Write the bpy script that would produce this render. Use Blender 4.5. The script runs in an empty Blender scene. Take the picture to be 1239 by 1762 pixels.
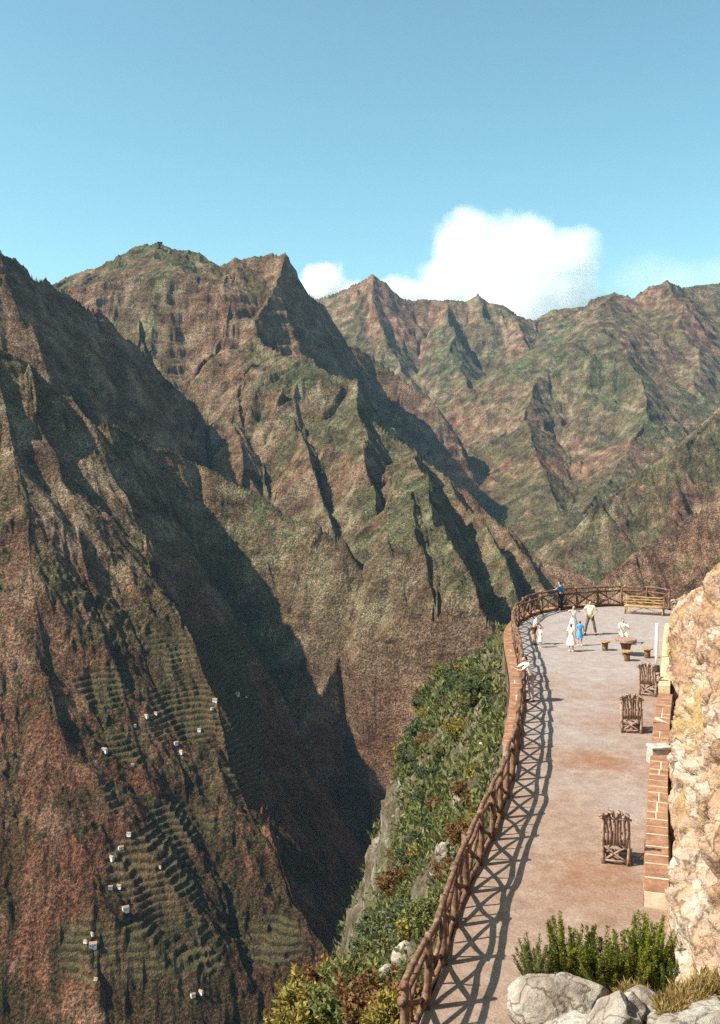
import bpy, bmesh, math, random
import numpy as np
from mathutils import Vector, Matrix
RES = 1.0            # terrain resolution factor
rnd = random.Random(7)
F = 1700.0           # focal length in photo pixels (photo 1239 x 1762)
HZ = 776.0           # row of the horizon
GZ = -9.4            # terrace level below the eye
scene = bpy.context.scene
C = scene.collection

# ------------------------------------------------------------------ camera
cam_d = bpy.data.cameras.new('camera'); cam = bpy.data.objects.new('camera', cam_d)
C.objects.link(cam); scene.camera = cam
cam.location = (0, 0, 0); cam.rotation_euler = (math.radians(90), 0, 0)
cam_d.sensor_fit = 'AUTO'; cam_d.sensor_width = 36.0
cam_d.lens = F / 1762.0 * 36.0
cam_d.shift_y = -(881.0 - HZ) / 1762.0
cam_d.clip_start = 0.5; cam_d.clip_end = 60000.0

# ------------------------------------------------------------------ light
SUN_EL = math.radians(47.0)
SUN_BACK = math.radians(15.0)        # how far the sun stands behind the picture plane, on the left
sdir = Vector((-math.cos(SUN_BACK) * math.cos(SUN_EL), -math.sin(SUN_BACK) * math.cos(SUN_EL), math.sin(SUN_EL)))
sun_d = bpy.data.lights.new('sun', 'SUN'); sun = bpy.data.objects.new('sun', sun_d); C.objects.link(sun)
sun_d.energy = 5.0; sun_d.angle = math.radians(0.53); sun_d.color = (1.0, 0.93, 0.82)
sun.rotation_euler = sdir.to_track_quat('Z', 'Y').to_euler()
world = bpy.data.worlds.new('World'); scene.world = world; world.use_nodes = True
wn = world.node_tree; wn.nodes.clear()
sky = wn.nodes.new('ShaderNodeTexSky'); sky.sky_type = 'NISHITA'; sky.sun_disc = False
sky.sun_elevation = SUN_EL
sky.sun_rotation = math.atan2(sdir.x, sdir.y)
sky.altitude = 1000; sky.air_density = 1.0; sky.dust_density = 2.6; sky.ozone_density = 1.0
bg = wn.nodes.new('ShaderNodeBackground'); bg.inputs['Strength'].default_value = 0.09
wo = wn.nodes.new('ShaderNodeOutputWorld')
tint = wn.nodes.new('ShaderNodeMix'); tint.data_type = 'RGBA'; tint.blend_type = 'MULTIPLY'; tint.inputs[0].default_value = 1
tint.inputs[7].default_value = (.98, 1.32, 1.10, 1)
wn.links.new(sky.outputs[0], tint.inputs[6]); wn.links.new(tint.outputs[2], bg.inputs[0]); wn.links.new(bg.outputs[0], wo.inputs[0])
scene.view_settings.view_transform = 'Standard'; scene.view_settings.look = 'None'
scene.view_settings.exposure = 1.04; scene.view_settings.gamma = 1.0
scene.render.engine = 'CYCLES'
scene.cycles.max_bounces = 12; scene.cycles.diffuse_bounces = 2; scene.cycles.glossy_bounces = 1
scene.cycles.transparent_max_bounces = 4; scene.cycles.volume_bounces = 10
scene.cycles.use_denoising = False

# ------------------------------------------------------------------ numpy helpers
def P(u, v, D):
    """world point seen at photo pixel (u, v), D metres in front of the eye"""
    return ((u - 619.5) / F * D, D, (HZ - v) / F * D)

def G(u, v, z=GZ):
    """world point on the level z seen at photo pixel (u, v)"""
    D = -z * F / (v - HZ)
    return ((u - 619.5) / F * D, D)

_rs = np.random.RandomState(5)
_tab = _rs.rand(256, 256).astype(np.float32)
_tab2 = _rs.rand(256, 256).astype(np.float32)
def vnoise(x, y):
    xi = np.floor(x).astype(np.int32); yi = np.floor(y).astype(np.int32)
    fx = (x - xi).astype(np.float32); fy = (y - yi).astype(np.float32)
    fx = fx * fx * (3 - 2 * fx); fy = fy * fy * (3 - 2 * fy)
    x0 = xi & 255; y0 = yi & 255; x1 = (xi + 1) & 255; y1 = (yi + 1) & 255
    a = _tab[x0, y0]; b = _tab[x1, y0]; c = _tab[x0, y1]; d = _tab[x1, y1]
    return (a + (b - a) * fx + (c - a) * fy + (a - b - c + d) * fx * fy) * 2 - 1
def fbm(x, y, o=4, g=0.5):
    s = 0; a = 1; t = 0
    for i in range(o):
        s = s + a * vnoise(x + 17.3 * i, y - 9.1 * i); t += a; a *= g
        x, y = x * 1.62 + y * 1.18, y * 1.62 - x * 1.18
    return s / t
# ------------------------------------------------------------------ the mountains: a skeleton of crest lines
# (photo column, photo row, distance), slope on the sunny side, slope on the far side
RIDGES = [
 # far range along the skyline, left to right
 ([(420,520,5600),(545,515,5400),(600,495,5300),(640,472,5200),(672,490,5200),(705,514,5200),(760,516,5250),(790,517,5200),(822,503,5200),(848,520,5200),(875,527,5200),(905,548,5250),(945,556,5300),(985,530,5300),(1012,512,5300),(1045,504,5300),(1080,513,5300),(1105,494,5300),(1145,484,5300),(1185,495,5400),(1239,486,5400),(1330,470,5400),(1500,440,5400)], 1.0, 1.05),
 ([(640,472,5200),(655,560,4850),(690,640,4500),(760,720,4000),(830,800,3500),(880,860,3150)], .75, .9),
 ([(760,516,5250),(775,590,4700),(800,660,4300),(850,720,3900)], .8, .95),
 ([(875,527,5200),(900,600,4700),(935,680,4200),(960,740,3800)], .8, .95),
 ([(1045,504,5300),(1035,545,4700),(1020,568,4350),(1060,590,4150),(1100,650,3900),(1110,720,3600),(1060,810,3250),(1010,880,2950)], .55, .55, 260, .32),
 ([(1020,568,4350),(965,600,4200),(925,650,4000),(900,720,3750),(930,800,3300),(960,870,3000)], .6, .7, 150, .4),
 ([(1145,484,5300),(1165,560,4800),(1190,620,4400),(1210,680,4000)], .6, .7, 150, .4),
 # right-hand valley side
 ([(1420,560,3300),(1320,650,2900),(1239,718,2650),(1180,760,2550),(1100,815,2480),(1035,865,2420)], .8, .7),
 ([(1420,560,3300),(1520,600,2400),(1600,640,1900),(1700,680,1400),(1800,760,900),(2000,800,500)], 1.3, .8),
 ([(1400,720,1900),(1239,850,1800),(1130,930,1750),(1060,980,1700)], .9, .6),
 ([(1450,800,1300),(1239,960,1250),(1140,1040,1200)], 1.1, .6),
 # great peak
 ([(-150,540,3100),(0,520,3050),(88,487,2950),(125,468,2930),(170,456,2900),(205,437,2900),(240,421,2900),(275,415,2900),(310,426,2900),(330,427,2890),(345,432,2890),(360,446,2890),(378,457,2900),(400,447,2900)], 1.5, 1.6, 250, .55),
 ([(400,447,2900),(440,439,2900),(470,434,2900),(491,436,2890)], 1.7, 1.7),
 ([(491,436,2890),(505,470,3040),(530,505,3200),(550,525,3330),(575,590,3480),(640,605,3560),(700,650,3520),(760,700,3450)], 1.7, 1.7),
 ([(491,436,2890),(465,500,2720),(440,545,2600),(445,585,2520),(475,606,2450),(520,622,2350),(560,640,2300),(604,652,2250),(612,690,2180),(640,725,2130),(700,765,2100),(780,830,2000),(830,865,1950),(880,905,1900),(940,960,1850),(1025,1002,1800)], .95, 1.7, 130, .5),
 ([(400,447,2900),(395,520,2640),(385,600,2500)], 1.3, 1.5),
 ([(200,440,2900),(215,490,2690),(250,590,2500)], 1.3, 1.5),
 ([(475,606,2450),(430,650,2350),(400,720,2200),(420,800,2000)], 1.1, 1.0),
 ([(604,652,2250),(625,760,2000),(640,840,1850)], .9, 1.3),
 ([(500,725,2165),(535,795,1955),(560,870,1830),(585,930,1680)], 1.1, 1.8),
 ([(620,760,2000),(640,828,1840),(655,900,1655),(665,965,1470)], 1.1, 1.8, 30, .5),
 ([(712,845,1680),(724,925,1425),(745,1000,1330),(758,1080,1285),(752,1160,1250)], 1.15, 1.9, 40, .5),
 # bulging spurs in the middle
 ([(700,765,2080),(735,815,1800),(715,880,1650),(690,950,1530),(672,1020,1450),(690,1080,1400)], 1.6, 1.6, 60, .5),
 ([(735,815,1750),(750,900,1520),(788,950,1400),(812,985,1330),(833,1040,1260),(850,1100,1200)], 1.1, 1.8, 40, .5),
 ([(780,830,1960),(830,890,1750),(860,960,1600),(880,1020,1500),(900,1100,1400)], 1.1, 1.8),
 ([(880,905,1900),(910,960,1700),(930,1010,1600)], .9, 1.6),
 # left ridge whose far-side wall stands in shade
 ([(-300,400,1900),(-120,400,1750),(0,432,1700),(45,466,1800),(90,491,1900),(160,532,2000),(250,610,2120),(330,690,2230),(400,775,2300)], 1.5, 1.6),
 ([(190,722,1400),(260,765,1560),(330,798,1620),(430,852,1580),(520,895,1510),(600,925,1450),(570,915,1470)], 1.5, 1.9),
 # near left ridge
 ([(-420,690,1250),(-200,600,1270),(0,590,1290),(60,622,1310),(110,680,1330),(155,690,1350),(190,722,1380),(230,770,1430),(255,800,1440)], .92, 1.05),
 ([(255,800,1440),(270,840,1440),(272,900,1400),(292,960,1350),(340,1010,1330),(400,1080,1290),(438,1165,1230),(450,1230,1180),(455,1320,1110),(450,1400,1050),(452,1500,980)], .95, 1.8),
 ([(112,868,1190),(70,930,1140),(10,1035,1060),(-40,1140,1000)], 1.1, 2.0),
 ([(190,722,1380),(165,850,1240),(150,960,1170),(125,1060,1120),(65,1230,1040),(20,1400,950)], 1.3, .45),
 ([(292,960,1350),(280,1080,1200),(250,1200,1120),(230,1350,1020),(180,1500,940)], .8, .5),
 ([(345,1010,1325),(470,960,1500)], 1.5, 1.5),
 ([(500,1330,1180),(520,1450,1100),(540,1560,1020)], 1.3, 1.3),
]
NEAR_LEFT = RIDGES[-7:]; del RIDGES[-7:]
GORGE = [(110,700,-600),(85,850,-590),(60,1000,-575),(45,1150,-545),(5,1300,-485),(-55,1420,-420),(-130,1550,-335),(-222,1700,-215),(-330,1850,-60)]
# cultivated terraces: photo column, row, distance, radius across, radius down, step
FIELDS = [(330,1200,1180,95,150,5.0),(250,1490,985,90,90,5.0),(400,1250,1170,60,130,5.0),(190,1375,1010,40,40,5.0),
          (230,1290,1080,70,50,5.0),(420,1330,1090,45,70,5.0),(140,1640,890,50,60,5.0),(240,1640,900,90,60,5.0),(300,1420,1020,70,50,5.0),(470,1620,900,60,60,5.0),(180,1180,1100,60,50,5.0),
          (620,1560,950,60,60,5.0),(600,1650,900,60,50,5.0),(370,1120,1220,60,60,5.0),(300,1560,930,60,50,5.0),(330,1640,890,70,60,5.0)]

def base_height(X, Y):
    wx = fbm(X / 260, Y / 260, 4) * 26; wy = fbm(X / 260 + 31, Y / 260 + 7, 4) * 26
    near = np.clip((Y - 300) / 900, .15, 1) + np.clip((Y - 3400) / 700, 0, 1.6); wx = wx * near; wy = wy * near
    px = (X + wx).astype(np.float32); py = (Y + wy).astype(np.float32)
    H = -505 + np.clip(Y - 850, 0, 3000) * .105
    H = H - 110 * np.clip((px - np.interp(py, [p[1] for p in GORGE], [p[0] for p in GORGE]) + 140) / 120, 0, 1) * np.clip((1700 - py) / 400, 0, 1)
    FL = H
    H = H.astype(np.float32); DC = np.full(px.shape, 400, np.float32)
    for pts, sl, sr, *opt in NEAR_LEFT + [(GORGE, 1.45, 'cut')] + RIDGES:
        if sr == 'cut':
            # the gorge east of the near left ridge
            cut = np.full(px.shape, 1e4, np.float32)
            for a, b in zip(pts[:-1], pts[1:]):
                dx, dy = b[0] - a[0], b[1] - a[1]
                t = np.clip(((px - a[0]) * dx + (py - a[1]) * dy) / (dx * dx + dy * dy), 0, 1)
                d = np.hypot(px - (a[0] + t * dx), py - (a[1] + t * dy))
                cut = np.minimum(cut, a[2] + t * (b[2] - a[2]) + sl * d)
            gy_ = [p[1] for p in pts]
            east = (px > np.interp(py, gy_, [p[0] for p in pts])) & (py > 700)
            cut = np.where(east, np.interp(py, gy_, [p[2] for p in pts]), cut)
            H = np.minimum(H, np.maximum(cut, FL)).astype(np.float32); HL = H.copy()
            continue
        d1, s1 = opt if opt else (0, 0)
        W = np.array([P(*p) for p in pts], dtype=np.float32)
        sw = np.zeros(px.shape, np.float32); sd = sw.copy(); sz_ = sw.copy(); scc = sw.copy()
        for a, b in zip(W[:-1], W[1:]):
            dx, dy = b[0] - a[0], b[1] - a[1]; L2 = dx * dx + dy * dy
            t = np.clip(((px - a[0]) * dx + (py - a[1]) * dy) / L2, 0, 1)
            qx = px - (a[0] + t * dx); qy = py - (a[1] + t * dy)
            d = np.sqrt(qx * qx + qy * qy)
            k_ = (200 / (d + 4)) ** 9
            sw += k_; sd += k_ * d; sz_ += k_ * (a[2] + t * (b[2] - a[2])); scc += k_ * (qx * .94 + qy * .34) / np.maximum(d, 1e-3)
        d = sd / sw
        w = np.clip((.85 - scc / sw) / .45, 0, 1); w = w * w * (3 - 2 * w)     # 1 on the side of the sun
        s = sr + (sl - sr) * w
        dd = np.minimum(d, d1)
        # steep at the crest, easing towards the foot
        RH = sz_ / sw - s * (d - dd - 0.00016 * np.minimum(d, 1200) ** 2) - (s1 * w + sr * (1 - w)) * dd
        # soft maximum with what is there
        k = 20.0
        dlt = np.clip(.5 + .5 * (RH - H) / k, 0, 1)
        H = H + (RH - H) * dlt + k * dlt * (1 - dlt)
        DC = DC + (d - DC) * dlt
    # the gorge keeps a broad floor under its far wall
    gy_ = [p[1] for p in GORGE]; xg = np.interp(py, gy_, [p[0] for p in GORGE]); zg = np.interp(py, gy_, [p[2] for p in GORGE])
    dx = px - xg; wall = zg + .12 * np.clip(dx, 0, 95) + np.maximum(dx - 95 * np.clip((1310 - py) / 170, 0, 1), 0) * 2.1 + np.clip((py - 1250) / 110, 0, 9) * 330 + fbm(X / 90, Y / 90, 4) * 45
    DC = np.where((dx > -40) & (py < 1500), np.maximum(DC, 110), DC)
    H = np.where((dx > 0) & (py > 650), np.minimum(H, wall), H)
    H = np.where((dx <= 0) & (py > 650), np.minimum(H, HL + np.clip((py - 1300) / 120, 0, 9) * 400), H).astype(np.float32)
    return H, DC

def grad(H, T, Yv):
    Ht = np.gradient(H, T, axis=1); Hy = np.gradient(H, Yv, axis=0)
    yy = Yv[:, None]
    gx = Ht / yy; gy = Hy - T[None, :] * gx
    return gx.astype(np.float32), gy.astype(np.float32)

def blur(A, k):
    if k < 1: return A
    for ax in (0, 1):
        c = np.cumsum(np.concatenate([np.repeat(np.take(A, [0], ax), k + 1, ax), A, np.repeat(np.take(A, [-1], ax), k, ax)], ax), ax, dtype=np.float64)
        n = A.shape[ax]
        A = ((np.take(c, range(2 * k + 1, 2 * k + 1 + n), ax) - np.take(c, range(0, n), ax)) / (2 * k + 1)).astype(np.float32)
    return A

def gully(X, Y, gx, gy, s, seed):
    """stripes that run down the slope: 0 on the rib, 1 in the groove"""
    px = X / s; py = Y / s
    ix = np.floor(px).astype(np.int32); iy = np.floor(py).astype(np.int32)
    m = np.sqrt(gx * gx + gy * gy) + 1e-4
    dx = -gy / m; dy = gx / m
    Cs = np.zeros(px.shape, np.float32); Sn = np.zeros(px.shape, np.float32)
    for i in (-1, 0, 1, 2):
        for j in (-1, 0, 1, 2):
            if (i in (-1, 2)) and (j in (-1, 2)): continue
            a = (ix + i + seed * 37) & 255; b = (iy + j + seed * 91) & 255
            vx = px - (ix + i) - (_tab[a, b] - .5) * .9 - .0; vy = py - (iy + j) - (_tab2[a, b] - .5) * .9
            d2 = vx * vx + vy * vy
            w = np.exp(-2.2 * d2) * (d2 < 3)
            ph = (vx * dx + vy * dy) * 6.2832
            Cs += np.cos(ph) * w; Sn += np.sin(ph) * w
    return np.abs(np.arctan2(Sn, Cs)) / np.pi, m

def ncol(r): return max(50, int(r * RES))
T = np.concatenate([np.linspace(-1.9, -.44, ncol(170), endpoint=False), np.linspace(-.44, .44, ncol(1000), endpoint=False), np.linspace(.44, 1.3, ncol(90))]).astype(np.float64)
Yv = np.concatenate([np.linspace(240, 800, ncol(90), endpoint=False), np.geomspace(800, 1700, ncol(620), endpoint=False),
                     np.geomspace(1700, 3100, ncol(460), endpoint=False), np.geomspace(3100, 5500, ncol(380), endpoint=False), np.geomspace(5500, 9000, ncol(50))])
X = (T[None, :] * Yv[:, None]).astype(np.float32); Y = np.repeat(Yv[:, None], len(T), 1).astype(np.float32)
H, DC = base_height(X, Y)
gx, gy = grad(H, T, Yv)
# broad rounding of the gradient keeps grooves straight
EROS = np.zeros(H.shape, np.float32)
for k, (s, amp) in enumerate([(230, .20), (115, .18), (56, .17), (27, .16), (13, .14)]):
    g, m = gully(X, Y, gx, gy, s, k)
    dep = amp * s * np.clip(m, 0, 1.2) * (0.6 + .5 * vnoise(X / (s * 3.1) + 5 * k, Y / (s * 3.1)))
    dep = dep * np.clip((DC + 10) / (s * .5), .55, 1)      # crests keep their line, grooves deepen downhill
    H = H - g * dep + dep * .33
    EROS += g * (0.5 ** (4 - k)) ** .35
    if k < 4:
        g2x, g2y = grad(H, T, Yv); mix = .5
        q = int(round(s / 11 * RES)); g2x = blur(np.clip(g2x, -2, 2), q); g2y = blur(np.clip(g2y, -2, 2), q)
        gx = gx * (1 - mix) + g2x * mix; gy = gy * (1 - mix) + g2y * mix
# bulges, hollows and shoulders between the crests
H = H + (fbm(X / 170 + 7, Y / 170 + 2, 4, .55) * 26 + fbm(X / 420, Y / 420 + 9, 3) * 60 * np.clip((Y - 2900) / 800, 0, 1)) * np.clip(DC / 80, 0, 1)
# cliff bands and broken rock
band = H / 46 + fbm(X / 330, Y / 330, 3) * 1.6
fr = band - np.floor(band)
crag = np.clip(fbm(X / 420 + 3, Y / 420 + 50, 3) * 2.4 + .55, 0, 1.3)
H = H + (np.clip((fr - .35) / .22, 0, 1) - fr) * 17 * np.clip(m - .5, 0, .8) * crag
band2 = H / 13 + fbm(X / 120, Y / 120, 3) * 1.6; fr2 = band2 - np.floor(band2)
H = H + (np.clip((fr2 - .35) / .25, 0, 1) - fr2) * 3.5 * np.clip(m - .5, 0, .8) * crag
H = H + fbm(X / 9, Y / 9, 3) * 1.8 + fbm(X / 34, Y / 34, 3) * 5.0
# scrub and trees: thick in the grooves and on gentle ground, gone from the cliffs
gx, gy = grad(H, T, Yv); st_ = np.sqrt(blur(gx, 2) ** 2 + blur(gy, 2) ** 2)
veg = fbm(X / 210 + 9, Y / 210, 5, .6) * 1.5 + fbm(X / 26, Y / 26, 4, .7) * 1.1 + (EROS / EROS.max() - .45) * 1.1 - (st_ - .95) * .9 - .06 + np.clip((-300 - H) / 150, 0, 1) * .30
veg = np.clip(veg * 2.2 + .5, 0, 1)
CAN = veg * (np.clip(vnoise(X / 4.6, Y / 4.6), -.3, 1) * 3.2 + np.clip(vnoise(X / 9.5 + 40, Y / 9.5), -.2, 1) * 3.0)
# field steps
fieldmask = np.zeros(H.shape, np.float32)
for (u, v, D, ru, rv, st) in FIELDS:
    uu = X / Y * F + 619.5; vv = HZ - H / Y * F
    e = 1 - np.sqrt(((uu - u) / ru) ** 2 + ((vv - v) / rv) ** 2 + ((Y - D) / 220) ** 2) + .35 * fbm(X / 40, Y / 40, 3)
    fieldmask = np.maximum(fieldmask, np.clip(e * 6, 0, 1))
H = H + CAN * (1 - .85 * fieldmask)
fb = (H + fbm(X / 60, Y / 60, 2) * 5) / 5.0; ff = fb - np.floor(fb)
H = H + (np.clip((ff - .62) / .3, 0, 1) - ff) * 4.4 * fieldmask

def grid_mesh(name, X, Y, Z, attrs=None, smooth=True):
    n, m = X.shape
    me = bpy.data.meshes.new(name)
    co = np.stack([X, Y, Z], -1).reshape(-1, 3).astype(np.float32)
    idx = np.arange(n * m, dtype=np.int32).reshape(n, m)
    q = np.stack([idx[:-1, :-1], idx[:-1, 1:], idx[1:, 1:], idx[1:, :-1]], -1).reshape(-1)
    nf = len(q) // 4
    me.vertices.add(len(co)); me.vertices.foreach_set('co', co.ravel())
    me.loops.add(nf * 4); me.loops.foreach_set('vertex_index', q)
    me.polygons.add(nf); me.polygons.foreach_set('loop_start', np.arange(0, nf * 4, 4, dtype=np.int32))
    me.polygons.foreach_set('loop_total', np.full(nf, 4, np.int32))
    me.update(calc_edges=True)
    me.polygons.foreach_set('use_smooth', np.full(nf, smooth))
    for k, a in (attrs or {}).items():
        at = me.attributes.new(k, 'FLOAT', 'POINT'); at.data.foreach_set('value', a.astype(np.float32).ravel())
    o = bpy.data.objects.new(name, me); C.objects.link(o)
    return o

def terrain_z(x, y):
    """height of the finished terrain at a world point"""
    t = x / y
    j = int(np.clip(np.searchsorted(T, t), 1, len(T) - 1)); i = int(np.clip(np.searchsorted(Yv, y), 1, len(Yv) - 1))
    ft = (t - T[j - 1]) / (T[j] - T[j - 1]); fy = (y - Yv[i - 1]) / (Yv[i] - Yv[i - 1])
    a = H[i - 1, j - 1] * (1 - ft) + H[i - 1, j] * ft; b = H[i, j - 1] * (1 - ft) + H[i, j] * ft
    return float(a * (1 - fy) + b * fy)

def terrain_hit(u, v):
    """first terrain point along the ray through photo pixel (u, v)"""
    t = (u - 619.5) / F; s = (HZ - v) / F
    j = int(np.clip(np.searchsorted(T, t), 0, len(T) - 1))
    below = (s * Yv) <= H[:, j]
    below[:np.searchsorted(Yv, 700)] = False
    i = int(np.argmax(below)) if below.any() else len(Yv) - 1
    y = float(Yv[i]); x = t * y
    return x, y, terrain_z(x, y)

# ---- materials
def new_mat(name):
    m = bpy.data.materials.new(name); m.use_nodes = True
    nt = m.node_tree; nt.nodes.clear()
    out = nt.nodes.new('ShaderNodeOutputMaterial'); b = nt.nodes.new('ShaderNodeBsdfPrincipled')
    nt.links.new(b.outputs[0], out.inputs[0]); b.inputs['Roughness'].default_value = .9
    b.inputs['Specular IOR Level'].default_value = .15
    return m, nt, b
def N(nt, t, **kw):
    n = nt.nodes.new(t)
    for k, v in kw.items(): setattr(n, k, v)
    return n
def lk(nt, a, b): nt.links.new(a, b)
def noise(nt, vec, scale, detail=4, rough=.6, w=None):
    n = N(nt, 'ShaderNodeTexNoise'); n.inputs['Scale'].default_value = scale
    n.inputs['Detail'].default_value = detail; n.inputs['Roughness'].default_value = rough
    if vec is not None: lk(nt, vec, n.inputs['Vector'])
    return n.outputs['Fac']
def ramp(nt, fac, stops):
    r = N(nt, 'ShaderNodeValToRGB'); el = r.color_ramp.elements
    el[0].position, el[0].color = stops[0][0], (*stops[0][1], 1); el[1].position, el[1].color = stops[-1][0], (*stops[-1][1], 1)
    for p, c in stops[1:-1]:
        e = el.new(p); e.color = (*c, 1)
    if fac is not None: lk(nt, fac, r.inputs[0])
    return r.outputs[0]
def mixc(nt, f, a, b, mode='MIX'):
    m = N(nt, 'ShaderNodeMix', data_type='RGBA', blend_type=mode)
    for s, v in ((0, f), (6, a), (7, b)):
        if isinstance(v, (int, float)): m.inputs[s].default_value = v
        elif isinstance(v, tuple): m.inputs[s].default_value = (*v, 1)
        else: lk(nt, v, m.inputs[s])
    return m.outputs[2]
def mth(nt, op, a, b=None, c=None, clamp=False):
    m = N(nt, 'ShaderNodeMath', operation=op); m.use_clamp = clamp
    for i, v in enumerate((a, b, c)):
        if v is None: continue
        if isinstance(v, (int, float)): m.inputs[i].default_value = v
        else: lk(nt, v, m.inputs[i])
    return m.outputs[0]
def bump(nt, b, h, strength, dist):
    n = N(nt, 'ShaderNodeBump'); n.inputs['Strength'].default_value = strength; n.inputs['Distance'].default_value = dist
    lk(nt, h, n.inputs['Height']); lk(nt, n.outputs[0], b.inputs['Normal'])

def mountain_material():
    m, nt, b = new_mat('mountain_rock_and_scrub')
    pos = N(nt, 'ShaderNodeNewGeometry').outputs['Position']
    sep = N(nt, 'ShaderNodeSeparateXYZ'); lk(nt, pos, sep.inputs[0])
    er = N(nt, 'ShaderNodeAttribute', attribute_name='groove').outputs['Fac']
    stp = N(nt, 'ShaderNodeAttribute', attribute_name='steep').outputs['Fac']
    fld = N(nt, 'ShaderNodeAttribute', attribute_name='field').outputs['Fac']
    big = noise(nt, pos, .0035, 5, .6); mid = noise(nt, pos, .02, 5, .65); fine = noise(nt, pos, .12, 4, .75); gr = noise(nt, pos, .4, 3, .8)
    rock = ramp(nt, mid, [(.3, (.070, .042, .030)), (.5, (.185, .120, .082)), (.68, (.36, .265, .20))])
    scrub = ramp(nt, mid, [(.3, (.022, .027, .014)), (.5, (.080, .085, .044)), (.7, (.195, .185, .105))])
    vg = N(nt, 'ShaderNodeAttribute', attribute_name='scrub').outputs['Fac']
    v = mth(nt, 'ADD', mth(nt, 'MULTIPLY', vg, .75), mth(nt, 'MULTIPLY', mth(nt, 'SUBTRACT', fine, .5), 2.4))
    v = mth(nt, 'ADD', v, mth(nt, 'MULTIPLY', mth(nt, 'SUBTRACT', mid, .5), 1.2), clamp=True)
    lowc = N(nt, 'ShaderNodeMapRange'); lk(nt, sep.outputs[2], lowc.inputs[0]); lowc.inputs[1].default_value = -360; lowc.inputs[2].default_value = -60
    lowc.inputs[3].default_value = 1; lowc.inputs[4].default_value = 0
    yy_ = N(nt, 'ShaderNodeMapRange'); lk(nt, sep.outputs[1], yy_.inputs[0]); yy_.inputs[1].default_value = 1150; yy_.inputs[2].default_value = 1500; yy_.inputs[3].default_value = 1; yy_.inputs[4].default_value = 0
    lowv = mth(nt, 'MULTIPLY', lowc.outputs[0], yy_.outputs[0])
    # reddish rock and darker scrub low in the near valley, fading upward and with distance
    red = mixc(nt, mth(nt, 'MULTIPLY', lowv, mth(nt, 'ADD', mth(nt, 'MULTIPLY', big, 1.2), .02), clamp=True), rock, (.115, .056, .035))
    dkg = mixc(nt, mth(nt, 'MULTIPLY', lowv, .85), scrub, (.020, .021, .010))
    c = mixc(nt, v, red, dkg)
    # whole flanks differ: greyer green lava here, purplish or rusty beds there
    huge = noise(nt, pos, .0011, 3, .5)
    c = mixc(nt, 1, c, ramp(nt, huge, [(.34, (1.2, .98, .90)), (.45, (1.12, 1.02, .98)), (.55, (.92, 1.04, .92)), (.68, (1.10, .96, 1.0))]), 'MULTIPLY')
    sv = N(nt, 'ShaderNodeMapping'); sv.inputs['Scale'].default_value = (.012, .012, .06); lk(nt, pos, sv.inputs['Vector'])
    beds = noise(nt, sv.outputs[0], 1.0, 5, .7)
    c = mixc(nt, mth(nt, 'MULTIPLY', mth(nt, 'ADD', stp, .1, clamp=True), .7), c, mixc(nt, 1, c, ramp(nt, beds, [(.36, (.55, .53, .52)), (.46, (.95, .94, .93)), (.56, (1.1, 1.08, 1.05)), (.68, (1.35, 1.3, 1.25))]), 'MULTIPLY'))
    sp = ramp(nt, gr, [(.38, (.22, .25, .21)), (.5, (.85, .85, .85)), (.63, (1.95, 1.85, 1.75))])
    c = mixc(nt, .85, c, sp, 'MULTIPLY')
    spx = ramp(nt, fine, [(.36, (.45, .48, .42)), (.5, (1, 1, 1)), (.66, (1.4, 1.35, 1.3))])
    c = mixc(nt, .8, c, spx, 'MULTIPLY')
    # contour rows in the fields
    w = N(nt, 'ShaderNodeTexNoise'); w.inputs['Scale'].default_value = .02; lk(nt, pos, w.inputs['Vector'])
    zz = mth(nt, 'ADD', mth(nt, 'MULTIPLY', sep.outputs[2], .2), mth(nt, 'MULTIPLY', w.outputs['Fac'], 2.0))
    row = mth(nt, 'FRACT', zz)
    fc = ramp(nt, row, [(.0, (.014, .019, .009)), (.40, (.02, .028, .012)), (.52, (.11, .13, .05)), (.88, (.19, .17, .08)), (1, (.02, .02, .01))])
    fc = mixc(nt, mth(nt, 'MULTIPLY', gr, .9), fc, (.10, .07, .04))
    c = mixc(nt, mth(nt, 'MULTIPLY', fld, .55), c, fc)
    lk(nt, c, b.inputs['Base Color']); b.inputs['Roughness'].default_value = 1; b.inputs['Specular IOR Level'].default_value = 0
    bump(nt, b, mth(nt, 'ADD', fine, mth(nt, 'MULTIPLY', gr, .6)), 1.0, 9)
    return m
gx, gy = grad(H, T, Yv)
steep = np.clip(np.sqrt(gx * gx + gy * gy) - .6, 0, 1.5)
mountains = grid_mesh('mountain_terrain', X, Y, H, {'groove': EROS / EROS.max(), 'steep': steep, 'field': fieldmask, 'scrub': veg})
mountains['kind'] = 'structure'
mountains.data.materials.append(mountain_material())
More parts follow.
